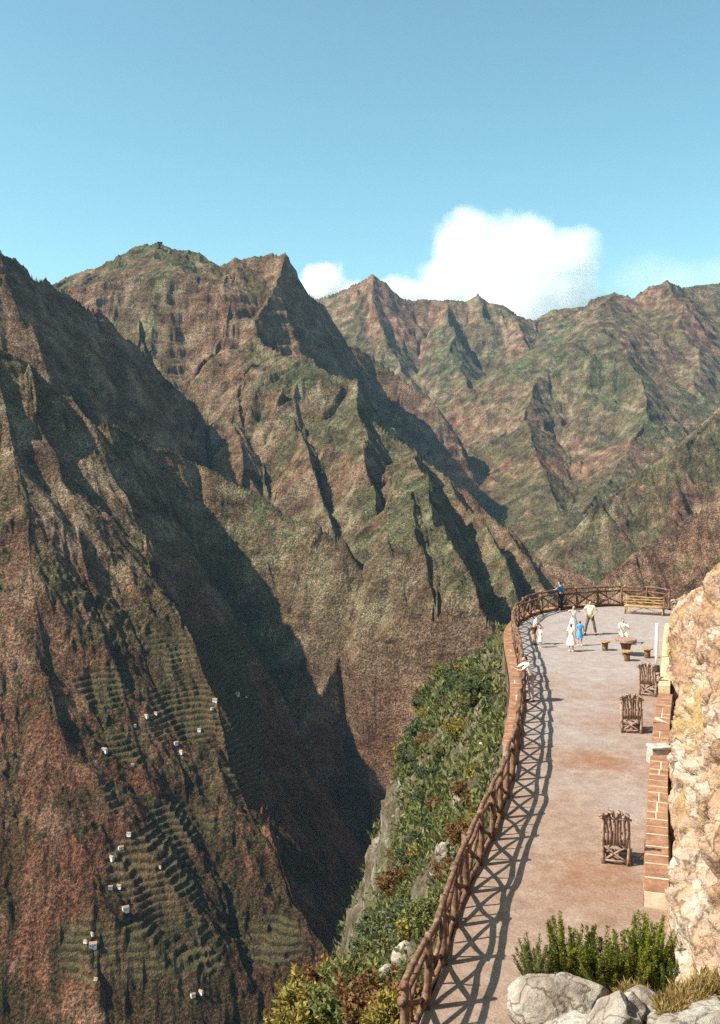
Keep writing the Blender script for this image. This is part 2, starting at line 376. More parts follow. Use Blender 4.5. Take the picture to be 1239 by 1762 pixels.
# ------------------------------------------------------------------ small mesh tools
def link(name, bm, mats, parent=None, smooth=True):
    me = bpy.data.meshes.new(name); bm.to_mesh(me); bm.free()
    for m in (mats if isinstance(mats, (list, tuple)) else [mats]): me.materials.append(m)
    if smooth: me.polygons.foreach_set('use_smooth', [True] * len(me.polygons))
    o = bpy.data.objects.new(name, me); C.objects.link(o)
    if parent is not None: o.parent = parent
    return o
def thing(name, label, cat, loc=(0, 0, 0), rz=0, group=None):
    o = bpy.data.objects.new(name, None); C.objects.link(o); o.location = loc; o.rotation_euler = (0, 0, rz)
    return tag(o, label, cat, group)
def tag(o, label, cat, group=None):
    o['label'] = label; o['category'] = cat
    if group: o['group'] = group
    return o
def dup(root, loc, rz, label, group=None, scale=None):
    r = root.copy(); C.objects.link(r); r.location = loc; r.rotation_euler = (0, 0, rz); r['label'] = label
    if group: r['group'] = group
    if scale: r.scale = (scale,) * 3 if isinstance(scale, (int, float)) else scale
    for ch in list(root.children):
        c = ch.copy(); C.objects.link(c); c.parent = r
        for g in ch.children:
            d = g.copy(); C.objects.link(d); d.parent = c
    return r
def frame(d):
    d = d.normalized(); a = Vector((0, 0, 1)) if abs(d.z) < .9 else Vector((1, 0, 0))
    u = d.cross(a).normalized(); return u, d.cross(u).normalized()
def tube(bm, pts, r, n=6, mat=0, wob=0.0):
    """closed tube through pts; r a radius or a list; wob roughens it like bark"""
    pts = [Vector(p) for p in pts]; rings = []
    for i, p in enumerate(pts):
        d = (pts[min(i + 1, len(pts) - 1)] - pts[max(i - 1, 0)]); u, w = frame(d)
        rr = r[i] if isinstance(r, (list, tuple)) else r
        ring = []
        for k in range(n):
            a = 2 * math.pi * k / n; q = rr * (1 + wob * rnd.uniform(-1, 1))
            ring.append(bm.verts.new(p + u * math.cos(a) * q + w * math.sin(a) * q))
        rings.append(ring)
    fs = []
    for a, b in zip(rings[:-1], rings[1:]):
        for k in range(n):
            fs.append(bm.faces.new((a[k], a[(k + 1) % n], b[(k + 1) % n], b[k])))
    fs.append(bm.faces.new(rings[0][::-1])); fs.append(bm.faces.new(rings[-1]))
    for f in fs: f.material_index = mat
def log(bm, a, b, r, bend=.04, seg=5, n=6, mat=0):
    """a crooked peeled branch from a to b"""
    a = Vector(a); b = Vector(b); L = (b - a).length; u, w = frame(b - a)
    o1, o2 = rnd.uniform(-bend, bend) * L, rnd.uniform(-bend, bend) * L; o3 = rnd.uniform(-bend, bend) * .6 * L
    P_ = []; R_ = []
    for i in range(seg + 1):
        t = i / seg; s = math.sin(math.pi * t); s2 = math.sin(2 * math.pi * t)
        P_.append(a.lerp(b, t) + u * (o1 * s + o3 * s2) + w * o2 * s); R_.append(r * (1.1 - .25 * t) * rnd.uniform(.9, 1.1))
    tube(bm, P_, R_, n, mat, .08)
def box(bm, c, s, R=None, mat=0, jit=0.0, bev=0.0):
    g = bmesh.ops.create_cube(bm, size=1)['verts']
    for v in g:
        p = Vector((v.co.x * s[0], v.co.y * s[1], v.co.z * s[2]))
        if jit: p += Vector([rnd.uniform(-jit, jit) for _ in range(3)])
        if R is not None: p = R @ p
        v.co = p + Vector(c)
    for f in {f for v in g for f in v.link_faces}: f.material_index = mat
    if bev:
        es = list({e for v in g for e in v.link_edges})
        bmesh.ops.bevel(bm, geom=es, offset=bev, segments=1, affect='EDGES')
def RZ(a): return Matrix.Rotation(a, 3, 'Z')

# ------------------------------------------------------------------ materials of the near things
def simple_mat(name, stops, scale=3.0, detail=5, bstr=.3, bdist=.02, rough=.9, fine=None, coord='Object', stretch=None):
    m, nt, b = new_mat(name)
    tc = N(nt, 'ShaderNodeTexCoord').outputs[coord] if coord != 'Position' else N(nt, 'ShaderNodeNewGeometry').outputs['Position']
    if stretch:
        mp = N(nt, 'ShaderNodeMapping'); mp.inputs['Scale'].default_value = stretch; lk(nt, tc, mp.inputs['Vector']); tc = mp.outputs[0]
    n = noise(nt, tc, scale, detail, .65); c = ramp(nt, n, stops)
    if fine:
        f = noise(nt, tc, fine, 3, .7)
        c = mixc(nt, .8, c, ramp(nt, f, [(.3, (.55, .55, .55)), (.5, (1, 1, 1)), (.7, (1.35, 1.35, 1.35))]), 'MULTIPLY')
    lk(nt, c, b.inputs['Base Color']); b.inputs['Roughness'].default_value = rough
    bump(nt, b, n, bstr, bdist)
    return m
M_log = simple_mat('peeled_branch', [(.3, (.055, .030, .020)), (.5, (.14, .075, .048)), (.72, (.29, .18, .125))], 7, 5, .5, .02, .8, 40, 'Position')
M_pale = simple_mat('pale_split_wood', [(.3, (.17, .10, .045)), (.5, (.30, .185, .085)), (.7, (.44, .30, .16))], 9, 5, .4, .02, .8, 50, 'Position')
M_twig = simple_mat('grey_brown_branch', [(.3, (.13, .075, .055)), (.5, (.27, .17, .13)), (.72, (.45, .32, .26))], 11, 5, .5, .02, .8, 50, 'Position')
M_block = simple_mat('red_tuff_block', [(.25, (.13, .065, .040)), (.5, (.24, .12, .070)), (.75, (.36, .21, .135))], 2.6, 6, .4, .03, .95, 30, 'Position')
M_mortar = simple_mat('lime_mortar', [(.3, (.42, .30, .20)), (.7, (.66, .54, .40))], 6, 4, .3, .01, .95, None, 'Position')
M_plaster = simple_mat('cream_plaster', [(.3, (.36, .25, .14)), (.5, (.48, .36, .22)), (.72, (.58, .47, .33))], 2.2, 6, .5, .04, .95, 20, 'Position')
M_pale_stone = simple_mat('pale_stone', [(.3, (.22, .20, .17)), (.5, (.36, .335, .30)), (.72, (.50, .48, .43))], 5, 6, .5, .03, .95, 30, 'Position')
M_white = simple_mat('white_paint', [(.3, (.74, .72, .66)), (.7, (.84, .83, .79))], 8, 3, .1, .01, .6)
M_black = simple_mat('black_paint', [(.3, (.015, .015, .015)), (.7, (.04, .04, .04))], 8, 3, .1, .01, .6)

def rock_material(name, cols, grass=0.0, sc=1.0, gcol=((.13, .075, .025), (.33, .21, .075), (.50, .38, .16))):
    m, nt, b = new_mat(name)
    p = N(nt, 'ShaderNodeNewGeometry').outputs['Position']
    a = noise(nt, p, .45 * sc, 7, .68); f = noise(nt, p, 5 * sc, 5, .75); g = noise(nt, p, 26 * sc, 3, .8)
    c = ramp(nt, a, [(.3, cols[0]), (.45, cols[1]), (.56, cols[2]), (.68, cols[3])])
    c = mixc(nt, .85, c, ramp(nt, f, [(.3, (.42, .40, .38)), (.45, (.9, .9, .9)), (.6, (1.12, 1.1, 1.08)), (.75, (1.4, 1.4, 1.4))]), 'MULTIPLY')
    c = mixc(nt, .6, c, ramp(nt, g, [(.3, (.5, .5, .5)), (.5, (1, 1, 1)), (.7, (1.3, 1.3, 1.3))]), 'MULTIPLY')
    # cracks and lichen
    v = N(nt, 'ShaderNodeTexVoronoi', feature='DISTANCE_TO_EDGE'); v.inputs['Scale'].default_value = 1.3 * sc
    wv = N(nt, 'ShaderNodeVectorMath', operation='ADD'); lk(nt, p, wv.inputs[0])
    nn = N(nt, 'ShaderNodeTexNoise'); nn.inputs['Scale'].default_value = 1.6 * sc; nn.inputs['Detail'].default_value = 4; lk(nt, p, nn.inputs['Vector'])
    sc_ = N(nt, 'ShaderNodeVectorMath', operation='SCALE'); lk(nt, nn.outputs['Color'], sc_.inputs[0]); sc_.inputs['Scale'].default_value = 1.1 / sc
    lk(nt, sc_.outputs[0], wv.inputs[1]); lk(nt, wv.outputs[0], v.inputs['Vector'])
    crack = ramp(nt, v.outputs['Distance'], [(0, (.20, .16, .14)), (.025, (.6, .56, .53)), (.06, (1, 1, 1))])
    c = mixc(nt, .8, c, crack, 'MULTIPLY')
    if grass:
        att = N(nt, 'ShaderNodeAttribute', attribute_name='turf').outputs['Fac']
        k = mth(nt, 'MULTIPLY', mth(nt, 'ADD', att, mth(nt, 'MULTIPLY', mth(nt, 'SUBTRACT', f, .5), 2.5)), 1.0, clamp=True)
        gc = ramp(nt, g, [(.3, gcol[0]), (.5, gcol[1]), (.7, gcol[2])])
        c = mixc(nt, k, c, gc)
    lk(nt, c, b.inputs['Base Color']); b.inputs['Roughness'].default_value = .95
    h = mth(nt, 'ADD', mth(nt, 'ADD', f, mth(nt, 'MULTIPLY', g, .35)), mth(nt, 'MULTIPLY', v.outputs['Distance'], .6))
    bump(nt, b, h, .8, .12 / sc)
    return m
M_bank = rock_material('cream_and_orange_rock', [(.16, .085, .055), (.34, .205, .135), (.43, .32, .245), (.58, .50, .42)], 1)
M_boulder = rock_material('pale_grey_boulder', [(.13, .10, .075), (.26, .21, .17), (.36, .315, .265), (.48, .445, .395)], 0, 1.6)
M_cliff = rock_material('slope_soil_and_rock', [(.045, .034, .022), (.085, .065, .042), (.15, .12, .085), (.34, .30, .25)], 1, .9, ((.02, .023, .010), (.05, .052, .022), (.11, .095, .045)))

def ground_material():
    m, nt, b = new_mat('trodden_pinkish_gravel')
    p = N(nt, 'ShaderNodeNewGeometry').outputs['Position']
    a = noise(nt, p, .22, 5, .6); f = noise(nt, p, 2.2, 5, .7); g = noise(nt, p, 24, 3, .8)
    sep = N(nt, 'ShaderNodeSeparateXYZ'); lk(nt, p, sep.inputs[0])
    # more worn earth at the near end
    mr = N(nt, 'ShaderNodeMapRange'); lk(nt, sep.outputs[1], mr.inputs[0]); mr.inputs[1].default_value = 18; mr.inputs[2].default_value = 48
    mr.inputs[3].default_value = .28; mr.inputs[4].default_value = -.18
    near_c = ramp(nt, f, [(.3, (.185, .122, .090)), (.5, (.24, .165, .125)), (.7, (.285, .21, .165))])
    far_c = ramp(nt, f, [(.3, (.23, .187, .172)), (.5, (.27, .225, .208)), (.7, (.31, .265, .248))])
    k = mth(nt, 'ADD', a, mr.outputs[0]); km = N(nt, 'ShaderNodeMapRange'); lk(nt, k, km.inputs[0]); km.inputs[1].default_value = .38; km.inputs[2].default_value = .66
    c = mixc(nt, km.outputs[0], far_c, near_c)
    for (x, y, r, s) in [(*G(1030, 1312), 1.5, .8), (*G(1010, 1490), 1.3, .45), (*G(1060, 1240), 2.2, .45), (*G(1040, 1530), 2.0, .4), (*G(1090, 1190), 2.6, .35)]:
        d = N(nt, 'ShaderNodeVectorMath', operation='DISTANCE'); lk(nt, p, d.inputs[0]); d.inputs[1].default_value = (x, y, GZ)
        q = N(nt, 'ShaderNodeMapRange'); lk(nt, mth(nt, 'ADD', d.outputs['Value'], mth(nt, 'MULTIPLY', mth(nt, 'SUBTRACT', f, .5), 2.4)), q.inputs[0])
        q.inputs[1].default_value = 0; q.inputs[2].default_value = r; q.inputs[3].default_value = s; q.inputs[4].default_value = 0
        c = mixc(nt, q.outputs[0], c, (.20, .085, .040))
    c = mixc(nt, .8, c, ramp(nt, g, [(.32, (.6, .58, .56)), (.5, (1, 1, 1)), (.68, (1.3, 1.3, 1.3))]), 'MULTIPLY')
    lk(nt, c, b.inputs['Base Color']); bump(nt, b, mth(nt, 'ADD', g, f), .5, .03)
    return m
M_ground = ground_material()

# ------------------------------------------------------------------ the terrace
def smooth_path(pts, step):
    """Catmull-Rom through pts, resampled at even steps"""
    pts = [Vector((*p, 0)) if len(p) == 2 else Vector(p) for p in pts]; out = []
    q = [pts[0] * 2 - pts[1]] + pts + [pts[-1] * 2 - pts[-2]]
    for i in range(1, len(q) - 2):
        for k in range(16):
            t = k / 16; a, b, c, d = q[i - 1:i + 3]
            out.append(.5 * ((2 * b) + (c - a) * t + (2 * a - 5 * b + 4 * c - d) * t * t + (3 * b - a - 3 * c + d) * t ** 3))
    out.append(pts[-1]); res = [out[0]]; acc = 0
    for a, b in zip(out[:-1], out[1:]):
        L = (b - a).length
        while acc + L >= step:
            t = (step - acc) / L; a = a.lerp(b, t); res.append(a.copy()); L = (b - a).length; acc = 0
        acc += L
    return res
FENCE_UV = [(682, 1860), (725, 1753), (758, 1675), (795, 1560), (824, 1492), (853, 1429), (872, 1376), (887, 1313), (896, 1250), (900, 1205), (897, 1165),
            (890, 1130), (884, 1104), (886, 1086), (898, 1070), (918, 1059), (946, 1052), (985, 1047), (1030, 1044), (1078, 1043), (1118, 1045), (1158, 1051), (1188, 1058)]
fence_path = smooth_path([G(*p) for p in FENCE_UV], 0.25)
RIGHT_UV = [(1092, 1800), (1101, 1660), (1107, 1557), (1112, 1430), (1117, 1347), (1126, 1250), (1133, 1205), (1138, 1166), (1142, 1110), (1148, 1075), (1158, 1051)]
right_path = smooth_path([G(*p) for p in RIGHT_UV], 0.25)

bm = bmesh.new()
loop = [Vector((p.x, p.y, GZ)) for p in fence_path] + [Vector((p.x + .6, p.y, GZ)) for p in reversed(right_path)]
loop += [Vector((7.4, 8.0, GZ)), Vector((-3.5, 8.0, GZ))]
f = bm.faces.new([bm.verts.new(v) for v in loop]); bmesh.ops.triangulate(bm, faces=[f])
bmesh.ops.recalc_face_normals(bm, faces=bm.faces)
if sum(f.normal.z for f in bm.faces) < 0: bmesh.ops.reverse_faces(bm, faces=bm.faces)
terrace = link('terrace_ground', bm, M_ground, smooth=False); terrace['kind'] = 'structure'

def normals2(path):
    out = []
    for i in range(len(path)):
        d = path[min(i + 1, len(path) - 1)] - path[max(i - 1, 0)]; d.z = 0; d.normalize(); out.append(Vector((-d.y, d.x, 0)))   # left of travel
    return out
def strip_wall(path, nrm, o0, o1, z0, z1, name, mat, parent=None):
    """solid band along the path between side offsets o0 and o1"""
    bm = bmesh.new(); rings = []
    for p, n in zip(path, nrm):
        a = p + n * o0; b = p + n * o1
        rings.append([bm.verts.new((a.x, a.y, z0)), bm.verts.new((a.x, a.y, z1)), bm.verts.new((b.x, b.y, z1)), bm.verts.new((b.x, b.y, z0))])
    for r0, r1 in zip(rings[:-1], rings[1:]):
        for k in range(4): bm.faces.new((r0[k], r1[k], r1[(k + 1) % 4], r0[(k + 1) % 4]))
    bm.faces.new(rings[0]); bm.faces.new(rings[-1][::-1]); bmesh.ops.recalc_face_normals(bm, faces=bm.faces)
    return link(name, bm, mat, parent, smooth=False)
def block_row(bm, path, nrm, o0, o1, z0, z1, lens, split=0.0, start=0, end=None):
    i = start; end = len(path) - 1 if end is None else end
    while i < end:
        L = rnd.choice(lens); j = min(i + L, end)
        if j - i < 1: break
        a, b = path[i], path[j]; d = (b - a); ln = d.length - .045; ang = math.atan2(d.y, d.x)
        n = (nrm[i] + nrm[j]).normalized()
        cuts = [(o0, o1)]
        if rnd.random() < split:
            c = o0 + (o1 - o0) * rnd.uniform(.4, .6); cuts = [(o0, c - .012 * np.sign(o1 - o0)), (c + .012 * np.sign(o1 - o0), o1)]
        for (q0, q1) in cuts:
            c = (a + b) / 2 + n * (q0 + q1) / 2
            box(bm, (c.x, c.y, (z0 + z1) / 2 + rnd.uniform(-.006, .006)), (ln, abs(q1 - q0), z1 - z0), RZ(ang), 0, .006, .012)
        i = j

fn = normals2(fence_path)
lw = thing('parapet_wall', 'red block parapet coping along the outer edge of the terrace, under the branch fence', 'parapet wall', (0, 0, 0))
ic = next(i for i, p in enumerate(fence_path) if p.y > 31)
strip_wall(fence_path[ic:], fn[ic:], .12, .46, GZ - 1.6, GZ + .108, 'mortar_core', M_mortar, lw)
bm = bmesh.new(); block_row(bm, fence_path, fn, .08, .50, GZ + .0, GZ + .12, [2, 2, 3], .1, ic)
for k in range(5): block_row(bm, fence_path, fn, .44, .48, GZ - .30 * (k + 1) + .02, GZ - .30 * k - .02, [2, 2, 3], 0, ic)
link('coping_blocks', bm, M_block, lw, smooth=False)

rn = normals2(right_path)
i0 = next(i for i, p in enumerate(right_path) if p.y > G(1107, 1562)[1]); i1 = next(i for i, p in enumerate(right_path) if p.y > G(1133, 1208)[1])
ipost = min(range(len(right_path)), key=lambda i: abs(right_path[i].y - G(1124, 1316)[1]))
rw = thing('block_wall', 'low red block wall at the foot of the sunlit rock bank', 'low wall', (0, 0, 0))
strip_wall(right_path[i0:i1], rn[i0:i1], -.015, -.51, GZ - .2, GZ + .316, 'mortar_core', M_mortar, rw)
bm = bmesh.new()
block_row(bm, right_path, rn, .0, -.52, GZ + .29, GZ + .325, [2, 3], .35, i0, i1)
for k in range(1): block_row(bm, right_path, rn, .012, -.06, GZ + .01, GZ + .27, [2, 3], 0, i0, i1)
link('coping_blocks', bm, M_block, rw, smooth=False)
i2 = next(i for i, p in enumerate(right_path) if p.y > G(1142, 1092)[1])
strip_wall(right_path[i1:i2], rn[i1:i2], .0, -.42, GZ - .2, GZ + .62, 'plastered_end', M_plaster, rw)
bm = bmesh.new(); p = right_path[ipost]; box(bm, (p.x + .25, p.y, GZ + .24), (.60, .44, .52), RZ(.1), 0, .02, .03)
box(bm, (p.x + .25, p.y, GZ + .53), (.64, .48, .07), RZ(.1), 0, .015, .02)
tag(link('stone_pier', bm, M_pale_stone, smooth=False), 'small pale stone pier interrupting the low red block wall', 'stone pier')

# ------------------------------------------------------------------ the branch fence
FH = 1.2
tot = len(fence_path); step = 6            # a post every 1.5 m
posts = list(range(2, tot - 2, step))
fence = thing('branch_fence', 'rustic fence of crossed brown branches curving round the edge of the terrace', 'fence', (fence_path[2].x, fence_path[2].y, GZ))
fo = Vector(fence.location)
def fp(i, z, off=0.0):
    p = fence_path[i] + fn[i] * off
    return Vector((p.x, p.y, GZ + z)) - fo
tops = []
for k, i in enumerate(posts):
    bm = bmesh.new(); lean = rnd.uniform(-.05, .07); h = FH + rnd.uniform(-.02, .10)
    log(bm, fp(i, -.05), fp(i, h, lean), .072, .02, 4, 7)
    link('post', bm, M_log, fence)
def rail(z, r, off, bend):
    bm = bmesh.new()
    for a, b in zip(posts[:-1], posts[1:]):
        e0 = fp(a, z + rnd.uniform(-.025, .025), off); e1 = fp(b, z + rnd.uniform(-.025, .025), off); d = (e1 - e0) * .08
        log(bm, e0 - d, e1 + d, r, bend, 5, 6)
    link('rail', bm, M_log, fence)
rail(FH - .02, .062, .0, .03); rail(FH - .27, .052, .03, .035); rail(.10, .062, .02, .03)
for k, (a, b) in enumerate(zip(posts[:-1], posts[1:])):
    bm = bmesh.new(); z0, z1 = .15, FH - .26
    log(bm, fp(a, z0, .03), fp(b, z1, .03), .047, .04, 5, 6); log(bm, fp(a, z1, .06), fp(b, z0, .06), .047, .04, 5, 6)
    for m_ in ((a + b) // 2, a + 1) if rnd.random() < .6 else ((a + b) // 2,): log(bm, fp(m_, z0 + rnd.uniform(-.02, .05), .045), fp(m_ + rnd.choice((-1, 0, 0, 1)), z1 + rnd.uniform(.0, .28), .045), .028, .05, 4, 5)
    link('cross_brace', bm, M_log, fence)

# ------------------------------------------------------------------ rustic furniture
def make_chair():
    t = thing('rustic_armchair', '', 'armchair')
    w, d, sh, bh = .27, .30, .46, 1.12
    for sx in (-1, 1):
        for sy in (-1, 1):
            bm = bmesh.new(); log(bm, (sx * w, sy * d, 0), (sx * w, sy * d * 1.0, sh + (.30 if sy < 0 else .25)), .042, .03, 4, 7); link('leg', bm, M_twig, t)
    bm = bmesh.new()
    for k in range(9): y = -d + .02 + k * (2 * d) / 8.6; log(bm, (-w - .04, y, sh), (w + .04, y, sh), .033, .02, 4, 6)
    link('seat', bm, M_twig, t)
    bm = bmesh.new()
    n = 8
    for k in range(n):
        x = -w + 2 * w * k / (n - 1)
        tip = bh + .07 * math.sin(math.pi * k / (n - 1)) + rnd.uniform(-.02, .02)
        pts = [(x * .92, -d, sh - .05), (x * .95 + rnd.uniform(-.02, .02), -d - .03, sh + .22), (x + rnd.uniform(-.02, .02), -d - .07, sh + .45), (x * 1.08 + rnd.uniform(-.03, .03), -d - .10, tip), (x * 1.14 + rnd.uniform(-.05, .05), -d - .19, tip - .02)]
        tube(bm, pts, [.034, .036, .036, .036, .03], 6, 0, .1)
    log(bm, (-w - .05, -d - .02, sh + .24), (w + .05, -d - .02, sh + .24), .03, .02, 4, 6); log(bm, (-w - .08, -d - .09, bh - .1), (w + .08, -d - .09, bh - .1), .03, .03, 4, 6)
    link('backrest', bm, M_twig, t)
    for sx in (-1, 1):
        bm = bmesh.new(); log(bm, (sx * w, -d - .04, sh + .28), (sx * w, d + .07, sh + .25), .036, .03, 4, 6); link('armrest', bm, M_twig, t)
    bm = bmesh.new()
    for (a, b) in (((-w, -d), (w, -d)), ((-w, d), (w, d)), ((-w, -d), (-w, d)), ((w, -d), (w, d))):
        log(bm, (*a, .07), (*b, sh - .05), .025, .04, 4, 6); log(bm, (*a, sh - .05), (*b, .07), .025, .04, 4, 6)
        log(bm, (*a, .09), (*b, .09), .024, .03, 4, 6)
    link('cross_brace', bm, M_twig, t)
    return t
CH = 'rustic armchairs along the block wall'
ch = make_chair(); x, y = G(1066, 1488); ch.location = (x, y + .3, GZ); ch.rotation_euler = (0, 0, math.radians(-16)); ch.scale = (1.02, 1, 1.05)
ch['label'] = 'nearest rustic branch armchair, seen from behind, standing alone on bare gravel'; ch['group'] = CH
x, y = G(1090, 1261); dup(ch, (x, y + .3, GZ), math.radians(-12), 'middle rustic branch armchair, above the reddish stain on the ground', CH, 1.12)
x, y = G(1122, 1198); dup(ch, (x, y + .3, GZ), math.radians(-30), 'farthest rustic branch armchair, tucked below the white post', CH, 1.08)

bx, by = G(1104, 1056); bench = thing('rustic_bench', 'long pale wooden bench with slatted back against the far fence', 'bench', (bx + .1, by - .2, GZ), math.radians(-24 + 180))
w = 1.05
for sx in (-1, 1):
    for sy in (-1, 1):
        bm = bmesh.new(); log(bm, (sx * w, sy * .24, 0), (sx * w, sy * .24 - (.08 if sy < 0 else 0), .98 if sy < 0 else .46), .045, .02, 4, 7); link('leg', bm, M_pale, bench)
bm = bmesh.new()
for k in range(6): log(bm, (-w - .05, -.24 + k * .1, .45), (w + .05, -.24 + k * .1, .45), .045, .01, 6, 6)
link('seat', bm, M_pale, bench)
bm = bmesh.new()
for z in (.62, .78, .94): log(bm, (-w - .06, -.30, z), (w + .06, -.30, z), .045, .012, 6, 6)
log(bm, (-w, -.29, .5), (0, -.30, .92), .03, .03); log(bm, (0, -.30, .5), (w, -.29, .92), .03, .03)
link('backrest', bm, M_pale, bench)
bm = bmesh.new(); log(bm, (-w, .22, .2), (w, .22, .2), .035, .02); log(bm, (-w, .22, .08), (0, .22, .42), .03, .03); log(bm, (w, .22, .08), (0, .22, .42), .03, .03)
link('cross_brace', bm, M_pale, bench)

def stump(name, r0, r1, h, top, label, cat, loc, group=None, cap=.06, capr=None, mat=None, matt=None):
    t = thing(name, label, cat, loc, rnd.uniform(0, 6), group)
    bm = bmesh.new(); n = 14; pts = [(0, 0, -.02), (0, 0, h * .12), (0, 0, h * .5), (0, 0, h - cap)]
    tube(bm, pts, [r0 * 1.1, r0, (r0 + r1) / 2 * .93, r1], n, 0, .07); link('pedestal' if capr else 'trunk', bm, mat or M_log, t)
    bm = bmesh.new(); R_ = capr or r1
    tube(bm, [(0, 0, h - cap + .002), (0, 0, h - cap + .01), (0, 0, h - .01), (0, 0, h)], [R_ * .93, R_, R_, R_ * .95], 18, 0, .045); link(top, bm, matt or M_pale, t, smooth=False)
    return t
tx, ty = G(1077, 1127)
tb = stump('rustic_table', .16, .30, .76, 'tabletop', 'round rustic table with brown knobbly top and a flared trunk pedestal', 'table', (tx, ty, GZ), None, .14, .50, M_log, M_twig)
SG = 'tree stump stools round the table'
for (u, v, lab) in [(1079, 1137, 'pale topped stump stool nearest the camera, in front of the round table'), (1041, 1119, 'stump stool left of the round table, beside the children'), (1114, 1132, 'stump stool right of the round table, next to the white post')]:
    x, y = G(u, v); stump('stump_stool', .13, .16, .45, 'seat', lab, 'stool', (x, y, GZ), SG, .07, .24, M_log, M_pale)
sx_, sy_ = G(1073, 1108); stump('stump_stool', .15, .17, .45, 'seat', 'stump stool behind the table, under the seated person', 'stool', (sx_, sy_ + .05, GZ), SG, .07, .24, M_log, M_pale)

x, y = G(1130, 1156); post = thing('marker_post', 'slim white post with a black foot standing by the rock bank', 'post', (x, y, GZ))
bm = bmesh.new(); tube(bm, [(0, 0, .28), (0.0, 0, 1.1), (.02, 0, 2.02), (.02, 0, 2.05)], [.075, .072, .07, .05], 14); link('pole', bm, M_white, post)
bm = bmesh.new(); tube(bm, [(0, 0, -.02), (0, 0, .02), (0, 0, .26), (0, 0, .282)], [.15, .14, .125, .11], 14); link('foot', bm, M_black, post)
# ------------------------------------------------------------------ rock bank on the right
def nz3(p, s, o=4):
    """cheap 3D fractal noise from two 2D slices; p is (...,3)"""
    return (fbm(p[..., 0] / s + p[..., 2] / s * .7, p[..., 1] / s, o, .55) + fbm(p[..., 2] / s + 13.7, p[..., 1] / s * .9 + p[..., 0] / s * .4, o, .55)) * .7
def ridged(p, s, o=4):
    return 1 - np.abs(nz3(p, s, o)) * 2.2
ys = np.concatenate([np.arange(9.5, 24, .05), np.arange(24, 42, .08), np.arange(42, 78, .13)]); cs = np.concatenate([np.linspace(0, 3.2, 110, endpoint=False), np.linspace(3.2, 22, 60)])
rp = np.array([(p.y, p.x) for p in right_path]); rp = rp[np.argsort(rp[:, 0])]
rx = np.interp(ys, rp[:, 0], rp[:, 1])
rx = np.where(ys > 59.5, rx[np.searchsorted(ys, 59.5)] + (ys - 59.5) * 1.3, rx) + .50
wallend = G(1133, 1208)[1]
rx = np.where(ys > wallend, rx - .45 * np.clip((ys - wallend) / 1.5, 0, 1), rx)
sl = np.interp(ys, [0, 20, 36, 46, 54, 60, 64, 78], [2.6, 2.6, 1.9, 1.05, .62, .32, .15, -.3])
c = cs[None, :]; foot = np.interp(ys, [0, 14, 30, 45, 56, 60, 66, 70], [.3, .3, .5, .8, .7, .6, .3, .0])[:, None]
prof = sl[:, None] * c * np.where(c > 4, .6 + .4 * 4 / np.maximum(c, 4), 1) + foot * np.clip(c / .22, 0, 1)
Xb = rx[:, None] + c * 1.0; Yb = np.repeat(ys[:, None], len(cs), 1); Zb = GZ - .25 + prof + 0 * Yb
Pb = np.stack([Xb, Yb, Zb], -1)
amp = np.clip(c / .5, .15, 1) * np.interp(ys, [0, 40, 56, 78], [1, 1, .55, .4])[:, None]
d = (ridged(Pb, 2.6, 4) - .6) * .75 + (ridged(Pb, .9, 4) - .6) * .34 + nz3(Pb, .28, 3) * .09 + nz3(Pb, 6, 3) * .6
ph = (Pb[..., 2] * .8 + Pb[..., 1] * .35) / .9 + nz3(Pb, 2.2, 3) * 1.1; fr = ph - np.floor(ph)
d += (fr - .5) * .20
for s_, a_, w_ in ((2.1, .42, .06), (.75, .22, .08), (.3, .07, .12)): d -= a_ * np.clip(1 - np.abs(nz3(Pb + s_ * 7, s_, 3)) / w_, 0, 1)
nx = -np.clip(sl[:, None] / 2.2, .25, .92); nz = np.sqrt(1 - nx ** 2)
Xb = Xb + d * nx * amp; Zb = Zb + d * nz * amp
turf = np.clip((fbm(Yb / 3.5, Xb / 3.5 + Zb / 2, 4) * 2.2 + np.interp(ys, [0, 20, 28, 45, 55, 78], [-.9, -.75, -.25, .35, .1, .3])[:, None]), 0, 1)
bank = grid_mesh('rock_bank', Xb[:, ::-1], Yb[:, ::-1], Zb[:, ::-1], {'turf': turf[:, ::-1]}); bank['kind'] = 'structure'
bank.data.flip_normals(); bank.data.materials.append(M_bank)

# ------------------------------------------------------------------ slope below the fence on the left
Apts = [(fence_path[0] + fn[0] * .16 + Vector((-1.2, -4, 0)))] + [fence_path[i] + fn[i] * (.16 + .36 * min(max((fence_path[i].y - 29) / 2.5, 0), 1)) for i in range(0, len(fence_path), 6) if fence_path[i].y < 59 and i < 230]
Apts = [Vector((p.x, p.y, GZ - .06 - .2 * min(max((p.y - 29) / 2.5, 0), 1))) for p in Apts]
# stop where the fence turns right at the far end
lim = max(range(len(Apts)), key=lambda i: Apts[i].y if Apts[i].x < 9.6 else -1); Apts = Apts[:lim + 1]
Apts += [Vector((14, 66, -11)), Vector((19, 84, -17)), Vector((26, 110, -27))]
Bpts = [Vector(P(*q)) for q in [(330, 1960, 15.5), (420, 1850, 18.5), (515, 1762, 22), (575, 1700, 26), (640, 1610, 32), (672, 1520, 39), (694, 1440, 47), (702, 1370, 54), (700, 1300, 63), (712, 1245, 74), (735, 1205, 86), (800, 1150, 105), (880, 1080, 130)]]
def resample(pts, n):
    P_ = np.array([tuple(p) for p in pts]); L = np.concatenate([[0], np.cumsum(np.linalg.norm(np.diff(P_, axis=0), axis=1))]); q = np.linspace(0, 1, n) ** 1.15 * L[-1]
    return np.stack([np.interp(q, L, P_[:, k]) for k in range(3)], -1)
n = 620; A_ = resample(Apts, n); B_ = resample(Bpts, n)
